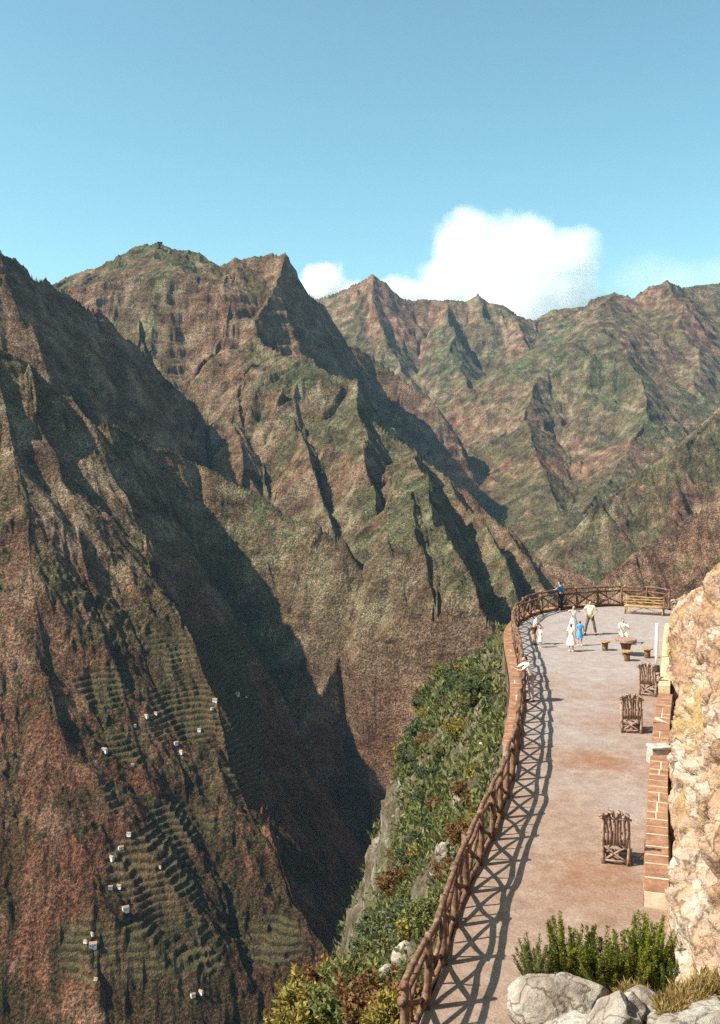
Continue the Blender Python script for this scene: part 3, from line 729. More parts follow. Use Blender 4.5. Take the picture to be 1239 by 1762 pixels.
Cc = B_ + np.array([-16, 60, -75.0]); wa = np.linspace(0, 1, 200); wb = np.linspace(0, 1, 60)[1:]
t1 = wa[None, :, None]; S1 = A_[:, None] * (1 - t1) + B_[:, None] * t1
S1[..., 2] += (np.sin(np.pi * wa) * np.linspace(-.6, 2.5, n)[:, None]) * .6 - (1 - (1 - np.clip(wa / .12, 0, 1)) ** 2) * .9 + .0
t2 = wb[None, :, None]; S2 = B_[:, None] * (1 - t2) + Cc[:, None] * t2; S2[..., 2] += -.9
S = np.concatenate([S1, S2], 1)
am = np.concatenate([np.clip(wa / .05, 0, 1), np.ones(len(wb))])[None, :] * np.linspace(.6, 2.0, n)[:, None]
dd = nz3(S, 5.0, 5) * 1.6 + (ridged(S, 2.2, 4) - .6) * .55 + nz3(S, .5, 3) * .18
S[..., 2] += dd * am * .8; S[..., 0] -= dd * am * .5
turf2 = np.clip(fbm(S[..., 1] / 4, S[..., 0] / 4 + 3, 4) * 2.4 + .25 + 0 * am, 0, 1)
turf2[:, 195:] *= .25
hill = grid_mesh('hillside_below_terrace', S[..., 0], S[..., 1], S[..., 2], {'turf': turf2}); hill['kind'] = 'structure'
hill.data.materials.append(M_cliff)
if sum(p.normal.z for p in list(hill.data.polygons)[:4000]) < 0: hill.data.flip_normals()

# ------------------------------------------------------------------ boulders in the foreground
def boulder(name, label, u, v, D, size, seed, squash=(1, 1, .7), rz=0.0, group='boulders at the photographer\'s feet'):
    rs = random.Random(seed); bm = bmesh.new(); bmesh.ops.create_icosphere(bm, subdivisions=6, radius=1)
    pl = []
    for k in range(13):
        a = rs.uniform(0, 6.283); z = rs.uniform(-.5, .95); s = math.sqrt(1 - z * z); pl.append((Vector((s * math.cos(a), s * math.sin(a), z)), rs.uniform(.60, .86)))
    co = np.array([v_.co[:] for v_ in bm.verts])
    for nn, dd_ in pl:
        nn = np.array(nn); q = co @ nn; ex = np.maximum(q - dd_, 0); co = co - nn[None] * ex[:, None] * .93
    co = co * np.array(squash)
    P3 = co * size + np.array([seed * 3.1, seed * 1.7, 0]); dsp = nz3(P3, .55, 5) * .15 - .16 * np.clip(1 - np.abs(nz3(P3, .9, 3)) / .08, 0, 1) + nz3(P3, .14, 3) * .030 + (ridged(P3, .8, 3) - .6) * .07
    nr = co / np.linalg.norm(co, axis=1, keepdims=True); co = co * size + nr * dsp[:, None] * min(size, 1.3)
    for v_, c_ in zip(bm.verts, co): v_.co = c_
    o = link(name, bm, M_boulder); o.location = P(u, v, D); o.rotation_euler = (0, 0, rz); tag(o, label, 'boulder', group)
    return o
boulder('boulder', 'broad pale flat topped boulder, left of the others in the bottom right corner', 970, 1722, 13.2, .70, 3, (1.05, .9, .60), .5)
boulder('boulder', 'low pale rock at the bottom edge below the broad flat boulder', 985, 1800, 12.0, .66, 8, (.85, .8, .60), 1.3)
boulder('boulder', 'upright grey boulder between the broad flat boulder and the grass tufts', 1070, 1756, 11.6, .50, 5, (.8, .8, .85), 2.0)
boulder('boulder', 'rounded cream boulder with a shadowed right side at the foot of the bushes', 1118, 1752, 12.0, .46, 11, (.95, .8, .75), .2)
boulder('boulder', 'cream boulder in the bottom right corner under the dry grass', 1215, 1788, 11.0, .74, 14, (1.1, .9, .62), .9)
boulder('boulder', 'small rock half buried at the bottom edge beside the gravel', 905, 1800, 13.4, .42, 21, (1, .9, .45), 2.2)
# mound that carries them
ux = np.linspace(0, 1, 120); uy = np.linspace(6.5, 16.6, 110)
Xm = 1.9 + ux[None, :] * 8 + (uy[:, None] - 6.5) * .045; Ym = np.repeat(uy[:, None], 120, 1)
Zm = GZ - .1 + np.clip((16.4 - Ym) / 4.5, 0, 1.2) * 1.9 * np.clip((Xm - 1.9 - (Ym - 6.5) * .07) / 2.0, 0, 1) ** .8
Pm = np.stack([Xm, Ym, Zm], -1); Zm = Zm + nz3(Pm, .8, 4) * .18 * np.clip((16.4 - Ym) / 2, 0, 1) - .04
mound = grid_mesh('rocky_mound', Xm, Ym, Zm, {'turf': np.clip(.4 + fbm(Xm, Ym, 3), 0, 1)}); mound['kind'] = 'structure'; mound.data.materials.append(M_bank)

# ------------------------------------------------------------------ shrubs
def leaf_mat(name, a, b_, c_):
    m, nt, b = new_mat(name)
    p = N(nt, 'ShaderNodeNewGeometry').outputs['Position']
    n_ = noise(nt, p, 3.2, 4, .7); f_ = noise(nt, p, 30, 2, .7)
    c = ramp(nt, mth(nt, 'ADD', mth(nt, 'MULTIPLY', n_, .6), mth(nt, 'MULTIPLY', f_, .4)), [(.36, a), (.5, b_), (.64, c_)])
    lk(nt, c, b.inputs['Base Color']); b.inputs['Roughness'].default_value = .7
    tr = N(nt, 'ShaderNodeBsdfTranslucent'); lk(nt, c, tr.inputs[0]); mx = N(nt, 'ShaderNodeMixShader'); mx.inputs[0].default_value = .3
    lk(nt, b.outputs[0], mx.inputs[1]); lk(nt, tr.outputs[0], mx.inputs[2]); lk(nt, mx.outputs[0], nt.nodes['Material Output'].inputs[0])
    return m
L_heath = leaf_mat('heath_leaves', (.030, .040, .010), (.105, .12, .020), (.34, .31, .04))
L_heath2 = leaf_mat('yellow_heath_leaves', (.055, .075, .012), (.16, .18, .022), (.36, .34, .05))  # a yellower green leaf colour for the tallest bush
L_dull = leaf_mat('olive_leaves', (.05, .055, .018), (.15, .155, .05), (.31, .29, .11))
L_grey = leaf_mat('blue_green_leaves', (.035, .047, .022), (.085, .10, .048), (.19, .20, .11))
L_dry = leaf_mat('dry_yellow_leaves', (.10, .075, .02), (.24, .18, .04), (.40, .33, .09))
L_rust = leaf_mat('rusty_leaves', (.08, .04, .018), (.18, .09, .035), (.30, .18, .07))
L_grass = leaf_mat('dry_grass', (.14, .085, .03), (.28, .185, .065), (.42, .31, .12))
M_stem = simple_mat('shrub_stem', [(.3, (.06, .04, .025)), (.7, (.17, .11, .07))], 10, 4, .3, .01)
def shrub_meshes(sprays, leaves, H_, W_, leafsize, upright=.6, seed=0, lw=.22):
    """stem mesh and leaf mesh: many thin sprays, each set with small leaves"""
    rs = random.Random(seed); st = bmesh.new(); V = []; Fc = []
    for k in range(sprays):
        a = rs.uniform(0, 6.283); r = math.sqrt(rs.random()) * W_ * .55; b = Vector((math.cos(a) * r * .4, math.sin(a) * r * .4, 0))
        hh = H_ * rs.uniform(.45, 1.0) * (1 - .35 * (r / W_)); out = Vector((math.cos(a), math.sin(a), 0)) * (r + W_ * rs.uniform(.1, .45) * (1 - upright))
        tip = b + out + Vector((rs.uniform(-.1, .1) * W_, rs.uniform(-.1, .1) * W_, hh)); mid = b.lerp(tip, .5) + out * .15
        if k % 3 == 0: tube(st, [b, mid, tip], [.014 * H_, .009 * H_, .004 * H_], 4)
        for j in range(leaves):
            t = rs.uniform(.22, 1.0); p = (b * (1 - t) + mid * t) * (1 - t) + (mid * (1 - t) + tip * t) * t
            sp = (.085 if sprays > 60 else .055) * W_ * (1.3 - t); p = p + Vector((rs.gauss(0, sp), rs.gauss(0, sp), rs.gauss(0, sp)))
            dr = Vector((rs.gauss(0, .6), rs.gauss(0, .6), rs.uniform(.1, 1.4) * (upright + .3))).normalized(); u, w_ = frame(dr); c_ = math.cos(j * 1.7 + k); s_ = math.sin(j * 1.7 + k); u = u * c_ + w_ * s_
            L = leafsize * rs.uniform(.6, 1.4); wd = L * lw; i = len(V)
            V += [p - u * wd * .4, p + dr * L * .5 - u * wd, p + dr * L, p + dr * L * .5 + u * wd]; Fc.append((i, i + 1, i + 2, i + 3))
    me = bpy.data.meshes.new('leaves'); me.from_pydata([tuple(v) for v in V], [], Fc)
    ms = bpy.data.meshes.new('stem'); st.to_mesh(ms); st.free(); ms.materials.append(M_stem)
    return me, ms
def place_shrub(name, label, cat, meshes, mat, loc, sc, rz, group=None):
    t = thing(name, label, cat, loc, rz, group); t.scale = sc if isinstance(sc, tuple) else (sc,) * 3
    key = meshes[0].name + mat.name
    if key not in place_shrub.cache:
        me = meshes[0].copy(); me.materials.append(mat); place_shrub.cache[key] = me
    for nm, me in (('foliage', place_shrub.cache[key]), ('stem', meshes[1])):
        o = bpy.data.objects.new(nm, me); C.objects.link(o); o.parent = t
    return t
place_shrub.cache = {}
heathA = shrub_meshes(46, 330, 1.0, .62, .045, .40, 1, .16); heathB = shrub_meshes(38, 360, 1.0, .60, .045, .45, 2, .16)
bushes = [shrub_meshes(70, 60, 1.0, 1.0, .13, .35, 3), shrub_meshes(60, 60, .8, 1.1, .14, .3, 4), shrub_meshes(80, 50, 1.1, .8, .12, .6, 5)]
grass_t = shrub_meshes(260, 9, .5, .5, .26, .75, 6, .05)
for (u, v, hgt, wd, mt, ms_, lab) in [
    (925, 1664, .85, .62, L_dull, heathA, 'olive heath bush at the left end of the foreground bushes, low and thin'),
    (978, 1672, 1.10, .80, L_heath, heathB, 'dark green heath bush, second from the left, behind the broad flat boulder'),
    (1032, 1680, 1.0, .85, L_heath, heathA, 'dense dark green heath bush in the middle of the foreground bushes'),
    (1078, 1694, 1.02, .75, L_heath, heathB, 'dark green heath bush just left of the bright yellow green one'),
    (1116, 1684, 1.30, .70, L_heath2, heathA, 'bright yellow green heath bush, tallest of the foreground bushes'),
    (1155, 1690, .92, .55, L_heath, heathB, 'dark green heath bush at the right end, touching the rock bank')]:
    x, y = G(u, v); y2 = y - .1 - .5 * rnd.random(); place_shrub('heath_bush', lab, 'bush', ms_, mt, (x * y2 / y, y2, GZ), (wd * 1.25, wd * 1.25, hgt), rnd.uniform(0, 6), 'green heath bushes in the foreground')
for k, (u, v, D, s, lab) in enumerate([(1188, 1722, 11.4, .55, 'tuft of dry orange grass on the mound left of the corner boulder'), (1226, 1706, 11.6, .6, 'tuft of dry orange grass at the right edge above the corner boulder'), (1160, 1735, 11.2, .5, 'small dry grass tuft between the cream boulders'), (1092, 1712, 12.6, .5, 'thin pale grass tuft at the foot of the yellow green bush')]):
    place_shrub('grass_tuft', lab, 'grass tuft', grass_t, L_grass, P(u, v + 22, D), (s, s, s * .95), k * 1.3, 'dry grass tufts in the foreground')
# shrubs on the slope below the fence
def hill_point(i, j): return Vector(S[i, j])
kinds = [(L_dull, 'olive leafy shrub on the slope below the fence'), (L_grey, 'blue green leafy shrub on the slope below the fence'), (L_dry, 'yellowish dry shrub on the slope below the fence'), (L_rust, 'rusty brown shrub on the slope below the fence')]
cnt = 0
hk = random.Random(12)
while cnt < 290:
    q = hk.random(); i = int(q ** .8 * (n - 30)) + 5; j = int(hk.uniform(.06, 1.02) * 199)
    if j >= S.shape[1]: continue
    p = hill_point(i, j)
    if p.y < 18: continue
    far = p.y / 60
    w_ = [.34, .22, .28, .16] if p.y < 45 else [.40, .42, .10, .08]
    if fbm(np.array([p.x / 5]), np.array([p.y / 5]), 2)[0] < -.22 and j < 120: continue
    kk = hk.choices(range(4), w_)[0]
    s = hk.uniform(.22, .72) * (.75 + .8 * min(far, 1.6))
    if j < 30: s *= .55
    place_shrub('slope_shrub', kinds[kk][1], 'shrub', bushes[hk.randrange(3)], kinds[kk][0], (p.x, p.y, p.z - .12 * s), (s * 1.15, s * 1.15, s), hk.uniform(0, 6.2), kinds[kk][1].replace('shrub', 'shrubs'))
    cnt += 1
for (u, v, D, s, kk, lab) in [(540, 1752, 20.5, 1.0, 2, 'yellow green shrub standing at the bottom edge, left of the others'), (600, 1735, 20, 1.1, 0, 'olive shrub at the bottom edge, right of the yellow green one'), (655, 1745, 18.5, .9, 3, 'rusty shrub at the bottom edge just outside the fence'), (570, 1700, 23, .9, 3, 'rusty shrub behind the yellow green one at the lip of the drop'), (690, 1760, 17.2, .7, 2, 'yellowish shrub at the bottom edge touching the fence foot')]:
    p = Vector(P(u, v + 30, D)); place_shrub('edge_shrub', lab, 'shrub', bushes[0 if kk else 2], kinds[kk][0], p, (s * 1.1, s * 1.1, s * 1.1), u, 'shrubs at the bottom edge outside the fence')
# low scrub between them: nobody could count it
rs_ = np.random.RandomState(3); NS = 26000
ii = (rs_.rand(NS) ** .85 * (n - 8)).astype(int) + 2; jj = (rs_.rand(NS) * (S.shape[1] - 22)).astype(int) + 6
pp = S[ii, jj] + rs_.normal(0, .12, (NS, 3)) * np.array([1, 1, .5]); keep = (fbm(pp[:, 0] / 2.2, pp[:, 1] / 2.2 + pp[:, 2] / 3, 3) > -.22) & (pp[:, 1] > 13); pp = pp[keep]; m_n = len(pp)
scl = (.10 + .0042 * pp[:, 1])[:, None] * rs_.uniform(.6, 1.5, (m_n, 1))
V_ = []; 
for q in range(5):
    dr = rs_.normal(0, .6, (m_n, 3)); dr[:, 2] = np.abs(dr[:, 2]) + .25; dr /= np.linalg.norm(dr, axis=1, keepdims=True)
    sd_ = np.cross(dr, rs_.normal(0, 1, (m_n, 3))); sd_ /= np.linalg.norm(sd_, axis=1, keepdims=True)
    b0 = pp + rs_.normal(0, .5, (m_n, 3)) * scl * np.array([1, 1, .4]); V_.append(np.stack([b0 - sd_ * scl * .07, b0 + dr * scl * .5 - sd_ * scl * .2, b0 + dr * scl * 1.1, b0 + dr * scl * .5 + sd_ * scl * .2], 1))
V_ = np.concatenate(V_).reshape(-1, 3)
me = bpy.data.meshes.new('low_scrub'); nf = len(V_) // 4
me.vertices.add(len(V_)); me.vertices.foreach_set('co', V_.astype(np.float32).ravel()); me.loops.add(nf * 4); me.loops.foreach_set('vertex_index', np.arange(nf * 4, dtype=np.int32))
me.polygons.add(nf); me.polygons.foreach_set('loop_start', np.arange(0, nf * 4, 4, dtype=np.int32)); me.polygons.foreach_set('loop_total', np.full(nf, 4, np.int32)); me.update(calc_edges=True)
me.materials.append(leaf_mat('scrub_leaves', (.040, .044, .016), (.12, .125, .045), (.30, .28, .12)))
scrub_o = bpy.data.objects.new('low_scrub', me); C.objects.link(scrub_o); scrub_o['kind'] = 'stuff'
# pale stones on the lip of the slope
lip = [(848, 1248, 'white rock outcrop on the lip below the parapet, farthest of the pale stones'), (836, 1290, 'white rock just below the farthest pale stone'), (822, 1335, 'pale rock midway along the fence foot'), (793, 1375, 'pale round rock set among green shrubs below the fence'), (775, 1470, 'tall pale rock against the outside of the fence'), (756, 1505, 'pale rock under the tall one outside the fence'), (700, 1655, 'pale rock near the bottom outside the fence'), (668, 1690, 'low pale rock at the near end of the slope')]
for k, (u, v, lab) in enumerate(lip):
    dS = (S[:, 3:120, 0] / S[:, 3:120, 1] * F + 619.5 - u) ** 2 + (HZ - S[:, 3:120, 2] / S[:, 3:120, 1] * F - v) ** 2
    i, j = np.unravel_index(np.argmin(dS), dS.shape); p = S[i, j + 3]
    o = boulder('slope_rock', lab, 0, 0, 1, [.34, .42, .40, .45, .50, .34, .42, .36][k], 40 + k, (.8, 1.1, 1.0), k, 'pale rocks on the slope below the fence'); o['category'] = 'rock'
    o.location = (p[0], p[1], p[2] - .02)
# ------------------------------------------------------------------ people
def cloth(name, a, b_):
    return simple_mat(name, [(.3, a), (.7, b_)], 9, 3, .2, .01, .85)
M_skin = cloth('skin', (.42, .22, .14), (.56, .33, .22)); M_hair = cloth('dark_hair', (.02, .012, .008), (.06, .035, .02)); M_hairl = cloth('brown_hair', (.09, .045, .02), (.2, .11, .05))
M_wh = cloth('white_cotton', (.66, .65, .62), (.82, .81, .78)); M_cream = cloth('cream_cotton', (.62, .56, .36), (.76, .71, .52)); M_blue = cloth('bright_blue_cotton', (.03, .22, .50), (.08, .36, .68))
M_navy = cloth('blue_shirt', (.02, .10, .24), (.04, .19, .38)); M_grey = cloth('grey_brown_trousers', (.10, .085, .07), (.17, .15, .12)); M_dark = cloth('dark_trousers', (.02, .022, .03), (.05, .05, .06))
M_pinkt = cloth('pinkish_trousers', (.36, .24, .24), (.52, .38, .37)); M_brownt = cloth('brown_shorts', (.12, .055, .03), (.22, .11, .06)); M_print = simple_mat('printed_skirt', [(.42, (.06, .09, .16)), (.5, (.62, .60, .58)), (.6, (.74, .72, .70))], 26, 2, .1, .01, .85)
M_pinkw = cloth('pale_pink_cotton', (.72, .56, .50), (.84, .72, .66))
def skinned(name, chains, mat, parent, root=0, sub=1):
    V, E, R_, ids = [], [], [], {}
    for ch in chains:
        prev = None
        for (p, r) in ch:
            key = tuple(round(c, 4) for c in p)
            if key not in ids: ids[key] = len(V); V.append(p); R_.append(r)
            if prev is not None and prev != ids[key]: E.append((prev, ids[key]))
            prev = ids[key]
    me = bpy.data.meshes.new(name); me.from_pydata(V, E, []); o = bpy.data.objects.new(name, me); C.objects.link(o)
    sk = o.modifiers.new('skin', 'SKIN'); sk.use_smooth_shade = True
    if not me.skin_vertices:
        bpy.context.view_layer.objects.active = o; me.skin_vertices.new() if hasattr(me.skin_vertices, 'new') else None
    for i, r in enumerate(R_):
        sv = me.skin_vertices[0].data[i]; rr = r if isinstance(r, tuple) else (r, r); sv.radius = rr; sv.use_root = (i == root)
    o.modifiers.new('sub', 'SUBSURF').levels = sub; o.modifiers['sub'].render_levels = sub
    dg = bpy.context.evaluated_depsgraph_get(); m2 = bpy.data.meshes.new_from_object(o.evaluated_get(dg)); o.modifiers.clear(); o.data = m2
    m2.materials.clear(); m2.materials.append(mat); o.parent = parent
    return o
def person(label, loc, rz, h, shirt, lower, hair, elb=None, wri=None, knee=None, ank=None, lean=0.0, leany=0.0, skirt=None, short=False, seated=False, hl=.0, sleeve=True, group=None, hips=.95):
    t = thing('person', label, 'person', loc, rz, group); k = h / 1.75; t.scale = (k, k, k)
    def sh(p, f=1.0):      # lean of the trunk about the hips
        z = max(p[2] - hips, 0); return (p[0] + lean * z * f, p[1] + leany * z * f, hips + z * (1 - .12 * abs(leany) - .1 * abs(lean)) if p[2] > hips else p[2])
    Hp = (0, 0, hips); S_ = sh((0, .01, hips + .18)); Ch = sh((0, 0, hips + .36)); Nb = sh((0, .01, hips + .50)); Nk = sh((0, 0, hips + .57)); Hd = sh((0, -.025, hips + .65)); Ht = sh((0, -.01, hips + .745)); Ns = sh((0, -.125, hips + .655))
    ss = [sh((s * .175, .0, hips + .47)) for s in (-1, 1)]
    elb = elb or [(-.25, .02, 1.15), (.25, .02, 1.15)]; wri = wri or [(-.27, -.08, .92), (.27, -.08, .92)]
    knee = knee or [(-.10, -.02, .50), (.10, -.02, .50)]; ank = ank or [(-.11, .02, .09), (.11, .02, .09)]
    hip = [(-.09, 0, hips - .04), (.09, 0, hips - .04)]
    ch = [[(Hp, (.13, .10)), (S_, (.115, .09)), (Ch, (.14, .10)), (Nb, (.07, .065)), (Nk, .052), (Hd, (.078, .09)), (Ht, (.07, .078))], [(Hd, (.078, .09)), (Ns, .016)]]
    for i, s in enumerate((-1, 1)):
        W = Vector(wri[i]); Ed = (W - Vector(elb[i])).normalized(); pm = W + Ed * .07; u, w_ = frame(Ed)
        ch.append([(Ch, (.14, .10)), (ss[i], .052), (elb[i], .038), (wri[i], .026), (tuple(pm), (.034, .018))])
        for f in range(4):
            a = pm + u * (f - 1.5) * .020; b = a + Ed * (.045 - .004 * abs(f - 1.4)) ; c = b + Ed * .025 + w_ * .02
            ch.append([(tuple(pm), (.034, .018)), (tuple(a + Ed * .02), .010), (tuple(b), .009), (tuple(c), .008)])
        th = W + Ed * .035 + u * .038 * s; ch.append([(wri[i], .026), (tuple(th), .011), (tuple(th + Ed * .035 + u * .008 * s), .009)])
        K = knee[i]; A = ank[i]; fd = Vector((0, -1, 0))
        ch.append([(Hp, (.13, .10)), (hip[i], .085), (K, .055), (A, .037), ((A[0], A[1] - .13, max(A[2] - .05, .025)), (.04, .025))])
    skinned('body', ch, M_skin, t)
    # shirt
    c2 = [[(Hp, (.15, .12)), (S_, (.135, .11)), (Ch, (.16, .12)), (Nb, (.085, .08))]]
    if sleeve:
        for i in (0, 1):
            m_ = tuple(Vector(ss[i]).lerp(Vector(elb[i]), .8)); c2.append([(Ch, (.16, .12)), (ss[i], .07), (m_, .058)])
    skinned('shirt' if not (skirt and shirt is skirt[0]) else 'dress_top', c2, shirt, t)
    if skirt:
        mt, hem, r1 = skirt; bm = bmesh.new(); n_ = 20; rings = []
        for q in range(6):
            f = q / 5; z = hips + .08 + (hem - hips - .08) * f; rr = .135 + (r1 - .135) * f ** .8; ring = []
            for a in range(n_):
                an = 6.283 * a / n_; r2 = rr * (1 + .07 * f * math.sin(an * 6)); ring.append(bm.verts.new((r2 * math.cos(an), r2 * math.sin(an) * .85, z)))
            rings.append(ring)
        for a_, b_ in zip(rings[:-1], rings[1:]):
            for q in range(n_): bm.faces.new((a_[q], b_[q], b_[(q + 1) % n_], a_[(q + 1) % n_]))
        link('skirt', bm, mt, t)
    if lower:
        c3 = []
        for i in (0, 1):
            K = Vector(knee[i]); A = Vector(ank[i])
            if short: c3.append([(Hp, (.145, .12)), (hip[i], .105), (tuple(Vector(hip[i]).lerp(K, .8)), .085)])
            else: c3.append([(Hp, (.145, .12)), (hip[i], .105), (tuple(K), .078), (tuple(A + Vector((0, 0, .01))), .066)])
        skinned('shorts' if short else 'trousers', c3, lower, t)
        c4 = []
    for i in (0, 1):
        A = ank[i]; bm = bmesh.new(); tube(bm, [(A[0], A[1] + .07, .04), (A[0], A[1] + .02, .05), (A[0], A[1] - .10, .04), (A[0], A[1] - .17, .03)], [.035, .05, .045, .025], 8)
        link('shoe', bm, M_dark if lower else M_wh, t)
    c5 = [[((Ht[0], Ht[1] + .02, Ht[2] + .012), (.085, .088)), ((Hd[0], Hd[1] + .055, Hd[2] + .03), (.083, .06)), ((Nk[0], Nk[1] + .06 + hl * .3, Nk[2] + .02 - hl), (.055 + hl * .2, .03))]]
    skinned('hair', c5, hair, t)
    return t
GR = 'visitors on the terrace'
def gp(u, v): x, y = G(u, v); return (x, y, GZ)
person('man in cream shirt and grey brown trousers standing with legs apart, hand on hip', gp(1016, 1092), math.radians(-25), 1.78, M_cream, M_grey, M_hair,
       elb=[(-.36, .06, 1.20), (.34, .06, 1.20)], wri=[(-.22, -.10, 1.02), (.18, -.10, 1.02)], knee=[(-.19, -.03, .50), (.19, -.02, .50)], ank=[(-.27, .02, .09), (.27, .02, .09)], group=GR)
person('woman in white blouse and printed skirt, arms raised, standing behind the two girls', gp(987, 1094), math.radians(12), 1.58, M_wh, None, M_hair,
       elb=[(-.38, -.06, 1.36), (.36, -.08, 1.34)], wri=[(-.22, -.20, 1.50), (.22, -.22, 1.44)], skirt=(M_print, .48, .30), group=GR)
person('girl in pale pink dress, nearest of the group in the middle of the terrace', gp(983, 1121), math.radians(160), 1.34, M_pinkw, None, M_hairl, skirt=(M_pinkw, .42, .30), hl=.05, group=GR)
person('small child in bright blue clothes beside the girl in the pale dress', gp(998, 1111), math.radians(170), 1.22, M_blue, None, M_hair, skirt=(M_blue, .55, .23), group=GR)
person('person in white shirt and brown shorts bending towards a small child near the fence', gp(919, 1109), math.radians(60), 1.52, M_wh, M_brownt, M_hair, leany=-.30, lean=.05,
       elb=[(-.22, -.22, 1.12), (.24, -.22, 1.12)], wri=[(-.14, -.42, .98), (.16, -.42, .98)], short=True, group=GR)
person('small child in white standing close to the adult in brown shorts by the fence', gp(930, 1114), math.radians(-60), 1.0, M_wh, None, M_hairl, skirt=(M_wh, .50, .22), group=GR)
person('man in white shirt and pinkish trousers leaning out over the left fence', (G(904, 1207)[0] + .22, G(904, 1207)[1], GZ), math.radians(-80), 1.78, M_wh, M_pinkt, M_hair, leany=-.36,
       elb=[(-.26, -.48, 1.20), (.26, -.48, 1.20)], wri=[(-.12, -.66, 1.27), (.12, -.66, 1.27)], group=GR)
person('man in blue shirt at the far fence with one arm on the rail', gp(966, 1050), math.radians(-130), 1.74, M_navy, M_dark, M_hair, lean=.12, leany=-.10,
       elb=[(-.30, -.02, 1.18), (.46, -.12, 1.26)], wri=[(-.30, -.20, 1.02), (.70, -.28, 1.22)], group=GR)
person('person in white shirt seated behind the round table', (sx_, sy_ + .12, GZ), 0, 1.68, M_wh, M_pinkw, M_hairl, hips=.52,
       elb=[(-.26, -.24, .76), (.26, -.24, .76)], wri=[(-.09, -.36, .92), (.09, -.36, .92)], knee=[(-.13, -.40, .48), (.13, -.40, .48)], ank=[(-.13, -.36, .09), (.13, -.36, .09)], group=GR)

# ------------------------------------------------------------------ the village
M_wall = simple_mat('whitewash', [(.3, (.62, .60, .55)), (.7, (.80, .78, .73))], .6, 3, .1, .02, .9)
M_roof = simple_mat('clay_tiles', [(.3, (.24, .12, .07)), (.7, (.40, .22, .15))], .8, 3, .3, .05, .9)
M_win = simple_mat('dark_window', [(.3, (.02, .02, .025)), (.7, (.05, .05, .05))], 2, 2, .1, .01, .4)
def make_house():
    t = thing('village_house', '', 'house'); bm = bmesh.new(); L, W, Hh = 7.0, 4.6, 3.4
    vs = [bm.verts.new(v) for v in [(-L/2, -W/2, -3), (L/2, -W/2, -3), (L/2, W/2, -3), (-L/2, W/2, -3), (-L/2, -W/2, Hh), (L/2, -W/2, Hh), (L/2, W/2, Hh), (-L/2, W/2, Hh), (-L/2, 0, Hh + 1.5), (L/2, 0, Hh + 1.5)]]
    for f in [(0, 3, 2, 1), (0, 1, 5, 4), (2, 3, 7, 6), (1, 2, 6, 9, 5), (3, 0, 4, 8, 7)]: bm.faces.new([vs[i] for i in f])
    link('wall', bm, M_wall, t, smooth=False)
    bm = bmesh.new()
    for s in (-1, 1):
        a = [(-L/2 - .3, s * (W/2 + .35), Hh - .12), (L/2 + .3, s * (W/2 + .35), Hh - .12), (L/2 + .3, 0, Hh + 1.62), (-L/2 - .3, 0, Hh + 1.62)]
        lo = [bm.verts.new(v) for v in a]; hi = [bm.verts.new((v[0], v[1], v[2] + .18)) for v in a]
        bm.faces.new(lo); bm.faces.new(hi)
        for q in range(4): bm.faces.new((lo[q], lo[(q + 1) % 4], hi[(q + 1) % 4], hi[q]))
    bmesh.ops.recalc_face_normals(bm, faces=bm.faces); link('roof', bm, M_roof, t, smooth=False)
    for x in (-2, 2):
        bm = bmesh.new(); box(bm, (x, -W/2 - .03, 1.9), (.9, .1, 1.1)); link('window', bm, M_win, t, smooth=False)
    bm = bmesh.new(); box(bm, (0, -W/2 - .03, 1.0), (1.0, .1, 2.0)); link('door', bm, M_win, t, smooth=False)
    return t
HS = [(408, 1193, 1.3, 'top house of the village, longest white house near the shadow edge'), (424, 1197, .7, 'tiny white hut just right of the longest top house'), (370, 1204, 1.2, 'white house left of and below the topmost one'), (365, 1221, .7, 'tiny hut directly below the second highest house'),
      (252, 1231, 1.0, 'white house at the left end of the upper row'), (268, 1229, .8, 'white hut right beside the house at the left end of the upper row'), (232, 1248, .7, 'small white hut below the left end of the upper row'), (343, 1257, .9, 'pale house alone on the green terraces, right of centre'),
      (303, 1278, 1.0, 'white house above a twin on the bright green field'), (312, 1293, 1.0, 'white house just below its twin on the bright green field'), (180, 1293, 1.25, 'lone bright white house on the brown slope at left'), (228, 1316, .7, 'tiny white hut between the lone house and the striped field'),
      (222, 1437, .9, 'highest of three stepped houses beside the striped terraces'), (208, 1458, 1.1, 'middle of three stepped houses beside the striped terraces'), (192, 1477, 1.1, 'lowest of three stepped houses beside the striped terraces'), (275, 1491, .6, 'tiny white hut inside the striped terraces'),
      (190, 1525, .9, 'left one of two adjoining houses under the stepped row'), (205, 1524, .9, 'right one of two adjoining houses under the stepped row'), (216, 1566, 1.3, 'white house with clear red roof at the left foot of the striped terraces'), (158, 1611, .8, 'small house with orange roof above the broad white one'),
      (147, 1620, .7, 'tiny white hut beside the orange roofed one'), (160, 1638, 1.5, 'broad white house, biggest in the lower left'), (165, 1683, .7, 'pale hut below the broad white house'), (332, 1720, .9, 'left one of the pair of white houses near the bottom edge'), (346, 1718, .9, 'right one of the pair of white houses near the bottom edge')]
h0 = make_house()
for k, (u, v, s, lab) in enumerate(HS):
    x, y, z = terrain_hit(u, v + 4); rz = [-.3, .25, -.15, .5, -.6][k % 5]
    z = min(z + .3, max(terrain_z(x + a, y + b) for a in (-3, 3) for b in (-2, 2)) + .0)
    if k == 0: o = h0; o.location = (x, y, z); o.rotation_euler = (0, 0, rz); o.scale = (s * .55,) * 3; o['label'] = lab; o['group'] = 'village houses'
    else: dup(h0, (x, y, z), rz, lab, 'village houses', s * .55)

